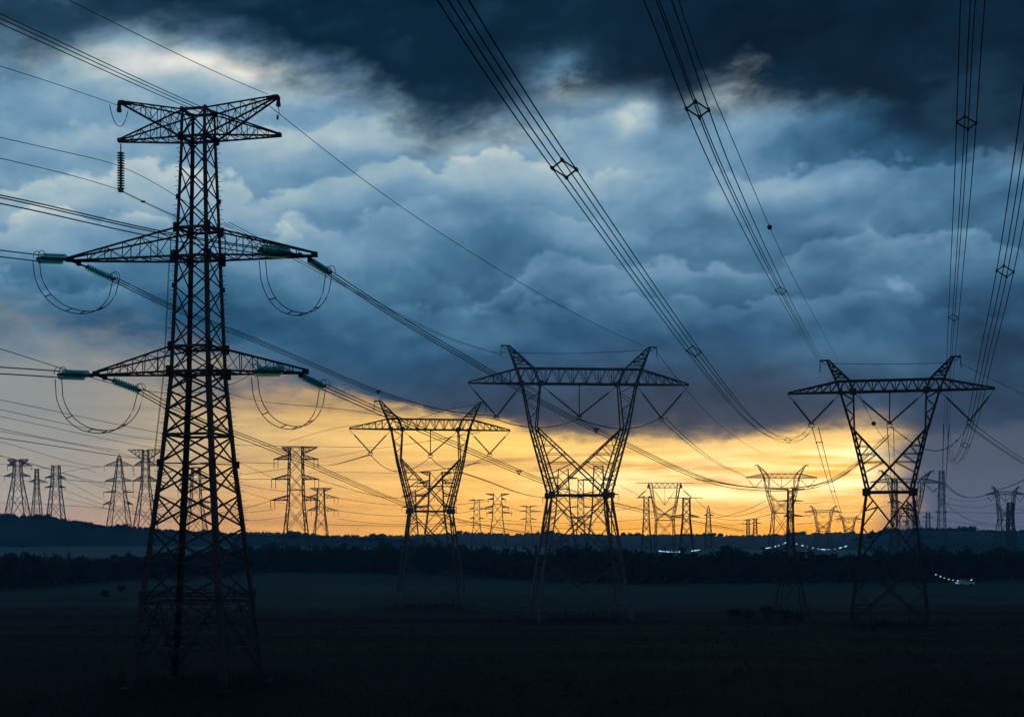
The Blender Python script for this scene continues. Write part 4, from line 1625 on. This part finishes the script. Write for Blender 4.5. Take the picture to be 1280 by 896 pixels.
def bundle(label, ctrl, d0, d1, strands=3, gap=0.5, r=0.03, spacers=(), group='conductor bundles', n=44, flat=False, mat=None, vert=False):
    pts = span_points(ctrl, d0, d1, n)
    mat = mat or M_WIRE
    dirp = Vector((pts[-1].x - pts[0].x, pts[-1].y - pts[0].y, 0)).normalized()
    sd = Vector((dirp.y, -dirp.x, 0))
    up = Vector((0, 0, 1))
    if strands == 1:
        mb = MB()
        mb.tube(pts, r, 5)
        o = mb.build('overhead_wire', mat)
        return tag(o, label, 'cable', group)
    root = empty('conductor_bundle', pts[0])
    tag(root, label, 'cable', group)
    org = pts[0]
    offs = [(0, -.5), (0, .5)] if vert else OFFS[strands]
    lines = []
    for a, b in offs:
        o_ = sd * (a * gap) + up * (b * gap * (0.25 if flat else 1.0))
        mb = MB()
        ln = [p + o_ - org for p in pts]
        mb.tube(ln, r, 5)
        mb.build('conductor', mat, root)
        lines.append(ln)
    for s in spacers:
        if isinstance(s, tuple):                    # where the wire passes this row of the photograph
            s = min(range(n + 1), key=lambda q: abs(HOR - (pts[q].z - CAM_Z) / pts[q].y * F - s[1]) + 0.3 * abs(640 + pts[q].x / pts[q].y * F - s[0])) / n
        x = s * n
        i = min(int(x), n - 1)
        f = x - i
        ps = [ln[i].lerp(ln[i + 1], f) for ln in lines]
        mb = MB()
        for q in range(len(ps)):
            if len(ps) > 2 or q == 0:
                mb.bar(ps[q], ps[(q + 1) % len(ps)], r * 2.2)
        for p in ps:
            mb.bar(p - dirp * 0.16, p + dirp * 0.16, r * 3.6)
        mb.build('spacer', M_STEEL, root)
    return root


def ball_at(label, ctrl, d0, d1, py, rad, mat):
    """round aircraft warning marker threaded on a wire"""
    pts = span_points(ctrl, d0, d1, 400)
    p = min(pts, key=lambda q: abs(HOR - (q.z - CAM_Z) / q.y * F - py))
    root = empty('warning_ball', p)
    tag(root, label, 'marker ball', None)
    bm = bmesh.new()
    bmesh.ops.create_uvsphere(bm, u_segments=20, v_segments=12, radius=rad)
    me = bpy.data.meshes.new('shell')
    bm.to_mesh(me)
    bm.free()
    me.materials.append(mat)
    for p in me.polygons:
        p.use_smooth = True
    o = bpy.data.objects.new('shell', me)
    COL.objects.link(o)
    o.parent = root
    mb = MB()
    mb.tube([(rad * 1.02 * math.cos(t), rad * 1.02 * math.sin(t), 0) for t in [math.pi * 2 * k / 20 for k in range(21)]], rad * 0.09, 6)
    mb.build('clamp_band', M_STEEL, root)


GB = 'conductor bundles of the biggest pylon'
# --- to the biggest pylon, coming from beyond the left of the frame
bundle('three conductors dropping from the top left corner to the head of the biggest pylon', [(-160, -48), (0, 24), (120, 79), (264, 143)], 60, 121.5, 3, 0.52, 0.032, (), GB)
bundle('three conductors from the left edge to the upper right arm of the biggest pylon', [(-160, 222), (0, 249), (95, 270), (190, 291), (325, 313)], 82, 119.4, 3, 0.62, 0.046, (), GB)
bundle('two nearly level conductors at the left edge ending at the upper left arm', [(-160, 303), (0, 317), (50, 323)], 104, 119.5, 2, 0.52, 0.050, (), GB, vert=True)
bundle('two nearly level conductors at the left edge ending at the lower left arm', [(-160, 457), (0, 463), (76, 468)], 104, 119.5, 2, 0.52, 0.050, (), GB, vert=True)
bundle('single wire above the lower left arm running behind the lattice to the right arm', [(-160, 405), (0, 436), (85, 463), (318, 465)], 84, 119.4, 1, 0.4, 0.026, (), GB)
GE = 'thin wires of the biggest pylon'
bundle('thin earth wire from the top edge to the right horn of the biggest pylon', [(-80, -82), (85, 0), (210, 62), (335, 118)], 66, 121.6, 1, 0, 0.026, (), GE)
bundle('thin earth wire from the left edge to the left horn of the biggest pylon', [(-160, 38), (0, 83), (75, 107), (150, 133)], 80, 122, 1, 0, 0.026, (), GE)
bundle('upper thin wire passing the middle of the long black hanging insulator', [(-160, 140), (0, 172), (85, 191), (147, 207), (220, 245), (320, 300), (360, 312)], 80, 160, 1, 0, 0.026, (), GE)
bundle('lower thin wire from the left edge to the foot of the black hanging insulator', [(-160, 160), (0, 198), (80, 217), (150, 238)], 80, 122.2, 1, 0, 0.028, (), GE)
bundle('two close wires from the foot of the black hanging insulator to the lattice shaft', [(152, 239), (185, 255), (240, 279)], 122.2, 125, 2, 0.28, 0.026, (0.3,), GE)
# --- from the biggest pylon away to the distance
bundle('three conductors from the upper left arm passing behind the shaft to the largest portal', [(142, 349), (215, 384), (283, 411), (460, 485), (575, 517), (620, 521)], 124, 228, 3, 0.46, 0.042, (0.55,), GB)
bundle('three conductors sweeping from the upper right arm of the biggest pylon to the rightmost pylon',
       [(411, 341), (500, 399), (600, 458), (700, 515), (780, 554), (898, 604), (962, 611), (1040, 600), (1112, 543)], 123.4, 209, 3, 0.50, 0.042, (0.35, 0.74), GB)
bundle('three conductors from the lower right arm crossing both grey portals towards the horizon', [(404, 483), (460, 508), (570, 556), (690, 606), (790, 635), (930, 664)], 123.4, 430, 3, 0.62, 0.046, (0.2,), GB)
bundle('three conductors from the lower left arm sinking to the horizon near the largest portal', [(174, 488), (207, 507), (290, 541), (400, 586), (500, 628), (600, 656), (700, 672)], 124, 430, 3, 0.62, 0.046, (), GB)
bundle('thin wire from the right horn of the biggest pylon down to the largest portal', [(336, 132), (440, 214), (620, 335), (730, 398), (815, 437)], 121.6, 228, 1, 0, 0.030, (), GE)
bundle('two thin conductors branching above the left horn of the largest portal', [(283, 278), (400, 340), (500, 394), (560, 422), (623, 442)], 123, 228, 2, 0.45, 0.028, (), GE)

# --- the line over the camera
GO = 'four strand bundles passing over the camera'
bundle('four strand bundle curving from the top middle to the left string of the rightmost pylon',
       [(520, -75), (566, 0), (640, 116), (708, 215), (790, 332), (868, 440), (935, 522), (985, 550), (1005, 544), (1017, 529)], 31, 212, 4, 0.78, 0.021, ((708, 215), (868, 440), (985, 550), (1006, 543)), GO, 150)
bundle('four strand bundle from the top edge to the left horn of the rightmost pylon',
       [(795, -70), (822, 0), (872, 137), (920, 250), (976, 363), (1025, 452)], 34, 211, 4, 0.74, 0.021, ((872, 137), (976, 363)), GO, 120)
bundle('four strand bundle falling steeply from the top right behind the rightmost pylon',
       [(1222, -80), (1216, 0), (1208, 152), (1200, 280), (1192, 396), (1187, 470), (1183, 527)], 38, 213, 4, 0.70, 0.021, ((1208, 152), (1192, 396)), GO, 120)
bundle('four strand bundle entering at the right edge and looping up beside the rightmost pylon',
       [(1320, -60), (1282, 190), (1257, 336), (1234, 440), (1218, 516), (1204, 563), (1193, 577), (1186, 560), (1183, 529)], 40, 213, 4, 0.72, 0.022, ((1257, 336), (1206, 556)), GO, 150)
bundle('thin wire with a black ball falling from the top to the right horned pylon', [(830, -60), (848, 0), (905, 150), (962, 284), (1005, 372), (1046, 448)], 38, 209, 1, 0, 0.016, (), 'single wires over the camera')
ball_at('small black ball threaded on a thin wire in the blue clouds', [(830, -60), (848, 0), (905, 150), (962, 284), (1005, 372), (1046, 448)], 38, 209, 285, 0.13, M_BLACK)

# --- around the rightmost pylon
GR = 'slack conductors between the strings of the portal pylons'
bundle('slack conductors between the centre and right strings of the rightmost pylon', [(1113, 533), (1160, 562), (1190, 556), (1211, 530)], 209, 206.2, 2, 0.5, 0.045, (0.2, 0.85), GR, flat=True)
bundle('slack conductors between the centre and left strings of the largest portal', [(621, 524), (655, 533), (690, 533), (723, 523)], 226.9, 228, 2, 0.6, 0.045, (0.3,), GR, flat=True)
bundle('slack conductors between the centre and right strings of the largest portal', [(723, 523), (755, 533), (790, 535), (826, 521)], 228, 229.1, 2, 0.6, 0.045, (0.7,), GR, flat=True)
bundle('slack conductors between the left and centre strings of the smaller portal', [(464, 569), (490, 588), (515, 586), (538, 571)], 260, 261, 2, 0.6, 0.045, (0.4,), GR, flat=True)
bundle('slack conductors between the centre and right strings of the smaller portal', [(538, 571), (560, 586), (585, 582), (612, 569)], 261, 262, 2, 0.6, 0.045, (0.4,), GR, flat=True)
bundle('two drooping wires from the left string of the rightmost pylon to the horizon', [(1019, 534), (1030, 575), (1043, 620), (1062, 650)], 212, 900, 2, 0.9, 0.06, (0.03, 0.2), GR)
bundle('two straight wires dropping behind the window of the rightmost pylon', [(1113, 534), (1115, 580), (1118, 628)], 212, 880, 2, 0.9, 0.06, (), GR)
bundle('two wires falling from the looped bundle to a thin mast on the hill', [(1183, 530), (1181, 580), (1177, 622)], 214, 1040, 2, 0.8, 0.07, (), GR)
bundle('three wires leaving the rightmost pylon for the right edge', [(1212, 531), (1245, 555), (1290, 584), (1360, 618)], 206.3, 330, 3, 0.8, 0.045, (), GR)
bundle('two wires leaving the right string of the largest portal down into the yellow sky', [(828, 522), (860, 552), (905, 583), (935, 597)], 229, 715, 2, 0.9, 0.06, (), GR)
bundle('thin wire strung between the two horns of the largest portal', [(626, 440), (723, 441.5), (812, 437)], 228, 229, 1, 0, 0.04, (), 'wires strung between the horns of a portal')
bundle('thin wire strung between the two horns of the rightmost pylon', [(1037, 454), (1110, 455), (1190, 453)], 209, 209.5, 1, 0, 0.04, (), 'wires strung between the horns of a portal')
bundle('thin wire from the right horn of the rightmost pylon to the right edge', [(1201, 455), (1240, 474), (1290, 498)], 209, 240, 1, 0, 0.035, (), GR)
bundle('thin wire from the right horn of the largest portal down through its beam', [(821, 440), (850, 478), (880, 512), (960, 570)], 228, 500, 1, 0, 0.045, (), GR)
bundle('thin diagonal wire with a red ball inside the rightmost pylon', [(1072, 487), (1092, 529), (1130, 570), (1160, 596)], 208, 330, 1, 0, 0.035, (), GR)
ball_at('red warning ball on a thin wire in the rightmost pylon window', [(1072, 487), (1092, 529), (1130, 570), (1160, 596)], 208, 330, 529, 0.36, M_RED)
bundle('thin wire joining the smaller portal horn to the string of the largest portal', [(600, 505), (560, 512), (530, 521), (440, 532), (360, 552)], 262, 400, 1, 0, 0.05, (), GR)

# --- distant lines
GD = 'distant lines between far pylons'
R_ = random.Random(12)
DIST = [
    ('upper distant wire from the left edge to the pointed pylon', [(-60, 522), (60, 548), (149, 563)], 700, 1080, 1, 0.14),
    ('twin distant wires sloping from the left edge to the wide headed pylon', [(-60, 540), (60, 556), (130, 567), (185, 574)], 700, 1080, 2, 0.13),
    ('distant wire from the left edge dipping towards the gap in the hill', [(-60, 543), (30, 560), (80, 575), (128, 583)], 760, 1080, 1, 0.12),
    ('steep thin distant wire from the left edge behind the pylons on the hill', [(-60, 560), (20, 574), (80, 592), (170, 622), (235, 640)], 800, 1200, 1, 0.11),
    ('twin distant wires between the third hill pylon and the pointed one', [(72, 597), (100, 601), (130, 602), (168, 601)], 1120, 1080, 2, 0.15),
    ('distant wire rising from the third hill pylon to the pointed one', [(72, 592), (95, 587), (130, 583)], 1120, 1080, 1, 0.13),
    ('low distant wire between the second hill pylon and the pointed one', [(57, 602), (90, 616), (131, 631)], 1120, 1080, 1, 0.11),
    ('lowest distant wire above the left hill running to the biggest pylon', [(0, 628), (60, 630), (140, 636), (240, 646)], 1120, 1060, 1, 0.11),
    ('level distant wire joining all three pylons on the hill', [(-40, 582), (22, 582), (46, 586), (70, 582), (120, 590)], 1140, 1110, 1, 0.11),
    ('lower level distant wire joining the first two hill pylons', [(-40, 597), (10, 596), (46, 603), (60, 603)], 1130, 1120, 1, 0.12),
    ('twin distant wires ending at the top arm of the four tier pylon', [(182, 577), (240, 578), (300, 578), (345, 579)], 1080, 705, 2, 0.10),
    ('distant wire climbing from the lattice to the second arm of the four tier pylon', [(200, 597), (260, 597), (310, 592), (360, 585)], 1060, 705, 1, 0.10),
    ('twin distant wires ending at the second arm of the four tier pylon', [(190, 602), (260, 600), (300, 599), (341, 599)], 1070, 700, 2, 0.10),
    ('distant wire falling left of the four tier pylon', [(285, 601), (320, 609), (358, 614)], 1000, 720, 1, 0.10),
    ('distant wire rising to the third arm of the four tier pylon', [(190, 648), (250, 643), (300, 636), (338, 626)], 1060, 700, 1, 0.10),
    ('distant wire sagging under the third arm of the four tier pylon', [(190, 636), (260, 641), (310, 640), (342, 637)], 1060, 700, 1, 0.09),
    ('distant wire leaving the four tier pylon towards the smaller portal', [(398, 600), (440, 612), (500, 622), (545, 606)], 700, 760, 1, 0.10),
    ('twin distant wires rising from the four tier pylon to the smaller portals string', [(396, 580), (420, 580), (446, 573), (463, 568)], 700, 262, 2, 0.05),
    ('distant wire rising from the four tier pylon head to the smaller portal beam', [(392, 573), (420, 570), (450, 564), (530, 552), (600, 540)], 700, 300, 1, 0.05),
    ('twin level distant wires between the small tiered pylon and the smaller portal', [(385, 591), (440, 590), (490, 591), (540, 588), (600, 578)], 900, 500, 2, 0.07),
    ('distant wire with a long sag right of the small tiered pylon', [(420, 622), (470, 629), (530, 632), (610, 626)], 1000, 1000, 1, 0.12),
    ('second distant wire with a long sag right of the small tiered pylon', [(423, 638), (480, 644), (540, 644), (609, 635)], 1000, 1000, 1, 0.12),
    ('lower distant wire right of the small tiered pylon', [(423, 648), (470, 654), (530, 655), (640, 650)], 1000, 1100, 1, 0.11),
    ('lowest distant wire right of the small tiered pylon', [(400, 655), (480, 657), (560, 657), (660, 654)], 1000, 1200, 1, 0.11),
    ('distant wire dipping between the lattice foot and the small tiered pylon', [(300, 650), (350, 647), (385, 640)], 900, 1000, 1, 0.10),
    ('twin distant wires in the orange sky falling right to the tee headed pylon', [(575, 590), (600, 598), (640, 613), (690, 622), (716, 622)], 262, 780, 2, 0.05),
    ('distant wire between the slim skeletal pylon and the tee headed pylon', [(588, 626), (600, 625), (612, 624)], 1150, 1000, 1, 0.12),
    ('distant wire between the tee headed pylon and the small three armed one', [(637, 634), (650, 638), (672, 640)], 1000, 1200, 1, 0.12),
    ('distant wire from the small three armed pylon into the largest portal', [(671, 632), (685, 630), (705, 622)], 1200, 780, 1, 0.10),
    ('level distant wire from the small three armed pylon through the largest portal', [(676, 639), (720, 641), (770, 638), (806, 630)], 1200, 900, 1, 0.10),
    ('low distant wire behind the legs of the largest portal', [(600, 647), (680, 653), (760, 652), (830, 646)], 1150, 900, 1, 0.10),
    ('lowest distant wire behind the legs of the largest portal', [(620, 652), (700, 660), (790, 661), (858, 655)], 1000, 880, 1, 0.10),
    ('distant wire falling through yellow sky left of the flat headed portal', [(772, 605), (785, 612), (800, 620)], 840, 900, 1, 0.10),
    ('sagging distant wire from the flat headed portal to the horned distant portal', [(868, 646), (900, 646), (930, 638), (958, 625)], 880, 725, 1, 0.10),
    ('second sagging distant wire between flat headed and horned distant portals', [(868, 622), (890, 640), (920, 645), (960, 633)], 880, 725, 1, 0.10),
    ('distant wire from the pointed mast rising to the horned distant portal', [(889, 645), (915, 650), (940, 648), (965, 642)], 1150, 730, 1, 0.10),
    ('low distant wire from the pointed mast to the tiny masts', [(889, 651), (905, 655), (930, 653)], 1150, 1690, 1, 0.15),
    ('twin distant wires rising from the horned distant portal to the rightmost pylon', [(1013, 611), (1040, 601), (1060, 590), (1085, 566)], 722, 300, 2, 0.05),
    ('twin distant wires entering the horned distant portal from the left', [(870, 599), (905, 604), (940, 609), (966, 609)], 600, 718, 2, 0.08),
    ('level distant wire between the horned distant portal and the small hazy one', [(990, 628), (1005, 629), (1030, 627)], 725, 1050, 1, 0.10),
    ('low distant wire between the horned distant portal and the small hazy one', [(998, 645), (1015, 643), (1040, 636)], 725, 1050, 1, 0.10),
    ('lowest distant wire between the horned distant portal and the small hazy one', [(995, 655), (1020, 653), (1052, 650)], 725, 1500, 1, 0.11),
    ('distant wire from the small hazy portal to the rightmost pylon legs', [(1044, 638), (1070, 640), (1100, 634), (1120, 629)], 1050, 900, 1, 0.10),
    ('steep pair of distant wires from the smallest hazy portal up to the rightmost pylon', [(1070, 648), (1078, 636), (1084, 622)], 1490, 500, 2, 0.07),
    ('twin sagging distant wires from the half hidden portal to the right edge portal', [(1181, 604), (1200, 619), (1222, 621), (1240, 617)], 560, 800, 2, 0.09),
    ('upper sagging distant wire right of the thin hill mast', [(1180, 620), (1205, 626), (1230, 624), (1250, 618)], 1050, 800, 1, 0.09),
    ('middle sagging distant wire right of the thin hill mast', [(1180, 628), (1210, 634), (1232, 633), (1247, 628)], 1050, 800, 1, 0.09),
    ('distant wire falling from the half hidden portal behind the right hill portal', [(1167, 610), (1195, 640), (1225, 653), (1250, 655)], 560, 820, 1, 0.08),
    ('low level distant wire right of the thin hill mast', [(1150, 640), (1200, 640), (1250, 641), (1300, 640)], 1200, 830, 1, 0.09),
    ('lowest distant wire above the right hill', [(1160, 646), (1200, 653), (1240, 657), (1300, 657)], 1300, 900, 1, 0.10),
    ('twin distant wires climbing from the right edge portal to the picture edge', [(1240, 612), (1258, 609), (1275, 602), (1300, 590)], 800, 600, 2, 0.09),
    ('distant wire leaving the right edge portal low at the picture edge', [(1272, 636), (1285, 638), (1310, 640)], 800, 760, 1, 0.09),
    ('long thin wire crossing the beige sky under the lower left arm', [(-60, 488), (60, 512), (150, 531), (240, 548)], 500, 700, 1, 0.09),
    ('second long thin wire crossing the beige sky under the lower left arm', [(-60, 498), (60, 525), (150, 543), (240, 553)], 500, 760, 1, 0.09),
    ('third long thin wire fanning over the beige sky from the left edge', [(-60, 508), (60, 533), (150, 552), (235, 566)], 560, 820, 1, 0.09),
    ('fourth long thin wire fanning over the beige sky from the left edge', [(-60, 530), (70, 551), (170, 571), (240, 587)], 600, 900, 1, 0.09),
    ('fifth thin wire of the fan dipping between the hill pylons and the biggest one', [(-60, 552), (60, 586), (160, 612), (230, 626)], 700, 1040, 1, 0.10),
    ('steepest thin wire of the fan falling to the foot of the pointed pylon', [(60, 590), (110, 615), (160, 638), (215, 652)], 1000, 1060, 1, 0.10),
    ('thin distant wire low over the hill gap left of the biggest pylon', [(80, 622), (120, 632), (160, 641), (225, 644)], 1110, 1060, 1, 0.10),
    ('thin distant wire right of the biggest pylon falling to the small tiered pylon', [(292, 575), (330, 592), (370, 611), (392, 621)], 700, 1000, 1, 0.09),
    ('second thin distant wire right of the biggest pylon falling to the small tiered pylon', [(292, 610), (330, 622), (365, 632), (389, 638)], 800, 1000, 1, 0.09),
    ('thin wire crossing the orange cloud left of the smaller portal', [(285, 492), (330, 502), (380, 507), (445, 514), (500, 524)], 420, 300, 1, 0.05),
    ('thin level wire over the four tier pylon', [(290, 556), (340, 557), (400, 558), (470, 559)], 600, 500, 1, 0.07),
    ('single wire crossing low in front of the dark wood', [(770, 693), (850, 698), (910, 692), (945, 683)], 330, 420, 1, 0.03),
]
for lab, ctrl, a, b, st, r in DIST:
    bundle(lab, ctrl, a, b, st, 0.010 * min(a, b) * 0.14 if st > 1 else 0, r * 1.2, (), GD, 26)


# ================================================================== strings of cold lamps, car
def light_string(label, ctrl, d0, d1, bulbs, size, n=40):
    pts = span_points(ctrl, d0, d1, n)
    root = empty('light_string', pts[0])
    tag(root, label, 'string lights', 'strings of cold lamps along the wood')
    org = pts[0]
    mb = MB()
    mb.tube([p - org for p in pts], 0.03, 5)
    mb.build('cable', M_BLACK, root)
    r = random.Random(len(label))
    for t, ln in bulbs:
        x = t * n
        i = min(int(x), n - 1)
        p = pts[i].lerp(pts[i + 1], x - i) - org
        ax = (pts[i + 1] - pts[i]).normalized()
        l = MB()
        q_ = r.uniform(0.6, 1.25)
        l.tube([p - ax * ln * 0.5 - Vector((0, 0, 0.22)), p - ax * ln * 0.42 - Vector((0, 0, 0.22)), p + ax * ln * 0.42 - Vector((0, 0, 0.22)), p + ax * ln * 0.5 - Vector((0, 0, 0.22))],
               [size * 0.5 * q_ for q_ in (1, 1.7, 1.5, 0.8)], 8)
        l.bar(p, p - Vector((0, 0, 0.2)), 0.05)
        l.build('lamp', r.choice((M_LAMP, M_LAMP, M_LAMP_PALE, M_LAMP_DIM)), root)


light_string('row of cold lamps above the wood below the flat headed portal', [(822, 687), (845, 688.5), (862, 687.5), (876, 686)], 384, 388,
             [(0.06, 0.9), (0.14, 1.2), (0.24, 1.0), (0.33, 0.5), (0.42, 1.1), (0.50, 0.4), (0.80, 0.6), (0.88, 1.1), (0.95, 0.8)], 0.13)
light_string('short rising string of cold lamps left of the slim dark pylon', [(957, 684), (968, 682), (976, 679.5), (984, 676)], 386, 389,
             [(0.08, 1.0), (0.2, 0.7), (0.45, 0.5), (0.6, 0.6), (0.8, 0.5), (0.92, 0.8)], 0.13)
light_string('longest sagging string of cold lamps right of the slim dark pylon', [(990, 677), (1005, 681), (1030, 685.5), (1048, 684), (1062, 680)], 386, 392,
             [(0.08, 0.5), (0.18, 0.7), (0.26, 0.4), (0.36, 0.5), (0.46, 1.1), (0.54, 1.3), (0.63, 1.2), (0.74, 0.6), (0.84, 0.9), (0.93, 0.9)], 0.14)
light_string('faint sagging string of cold lamps at the wood edge by the white car', [(1169, 716.5), (1182, 721.5), (1198, 724.5), (1216, 723)], 358, 362,
             [(0.02, 0.4), (0.14, 0.5), (0.24, 0.4), (0.36, 0.6), (0.47, 0.4), (0.6, 0.5), (0.72, 0.5), (0.86, 0.7), (0.96, 0.6)], 0.10)


def make_car(px, py, d):
    base = W(px, py, d)
    gz = ground_z(base.x, base.y)
    root = empty('parked_car', (base.x, base.y, gz), math.radians(8))
    tag(root, 'small white car parked at the wood edge with its lamps on', 'car')
    mb = MB()
    prof = [(-2.0, 0.35), (-2.05, 0.75), (-1.85, 0.98), (-1.45, 1.05), (-0.95, 1.48), (0.55, 1.50), (1.15, 1.02), (1.95, 0.88), (2.08, 0.6), (2.02, 0.35)]
    n = len(prof)
    for y, k in ((-0.80, 0.96), (-0.74, 1.0), (0.74, 1.0), (0.80, 0.96)):
        for x, z in prof:
            tuck = 0.90 if z > 1.1 else 1.0
            mb.v.append(Vector((x * k, y * tuck, 0.35 + (z - 0.35) * k)))
    for r_ in range(3):
        for i in range(n):
            a, b = r_ * n + i, r_ * n + (i + 1) % n
            mb.f.append((a, b, b + n, a + n))
    mb.f.append(tuple(range(n))[::-1])
    mb.f.append(tuple(3 * n + i for i in range(n)))
    mb.build('body', M_WHITE, root)
    for sy in (-1, 1):
        g = MB()
        y = sy * 0.745
        q = [(-1.30, 1.06), (-0.90, 1.40), (-0.25, 1.42), (-0.25, 1.06)], [(-0.15, 1.06), (-0.15, 1.42), (0.50, 1.42), (0.98, 1.06)]
        for w_ in q:
            i = len(g.v)
            for yy in (y, y + sy * 0.03):
                g.v += [Vector((x, yy, z)) for x, z in w_]
            g.f += [(i, i + 1, i + 2, i + 3), (i + 7, i + 6, i + 5, i + 4)] + [(i + k, i + (k + 1) % 4, i + 4 + (k + 1) % 4, i + 4 + k) for k in range(4)]
        g.build('side_window', M_BLACK, root)
        for x in (-1.25, 1.3):
            w_ = MB()
            w_.tube([(x, sy * 0.62, 0.32), (x, sy * 0.64, 0.32), (x, sy * 0.82, 0.32), (x, sy * 0.83, 0.32)], [0.24, 0.32, 0.32, 0.26], 18)
            wheel = w_.build('wheel', M_BLACK, root)
            h = MB()
            h.tube([(x, sy * 0.83, 0.32), (x, sy * 0.845, 0.32)], 0.18, 12)
            h.build('rim', M_GALV, wheel)
        for x, s_ in ((2.0, 1), (-1.98, -1)):
            l = MB()
            l.box((x + 0.04 * s_, sy * 0.55, 0.72), 0.12, 0.34, 0.2)
            l.build('headlight' if s_ > 0 else 'tail_lamp', M_LAMP, root)


make_car(1206, 736, 352)

# ================================================================== the air
def make_haze():
    mb = MB()
    x0, x1, y0, y1, z0, z1 = -2400, 2400, -800, 2420, -5.0, 60.0
    mb.v = [Vector(p) for p in ((x0, y0, z0), (x1, y0, z0), (x1, y1, z0), (x0, y1, z0), (x0, y0, z1), (x1, y0, z1), (x1, y1, z1), (x0, y1, z1))]
    mb.f = [(3, 2, 1, 0), (4, 5, 6, 7), (0, 1, 5, 4), (1, 2, 6, 5), (2, 3, 7, 6), (3, 0, 4, 7)]
    m = bpy.data.materials.new('evening_haze')
    m.use_nodes = True
    t = m.node_tree
    t.nodes.remove(t.nodes['Principled BSDF'])
    pv = t.nodes.new('ShaderNodeVolumePrincipled')
    pv.inputs['Color'].default_value = (0.15, 0.60, 1.0, 1)
    pv.inputs['Density'].default_value = HAZE
    pv.inputs['Anisotropy'].default_value = 0.1
    t.links.new(pv.outputs[0], t.nodes['Material Output'].inputs['Volume'])
    o = mb.build('haze', m)
    tag(o, kind='stuff')


HAZE = 0.00030
make_haze()
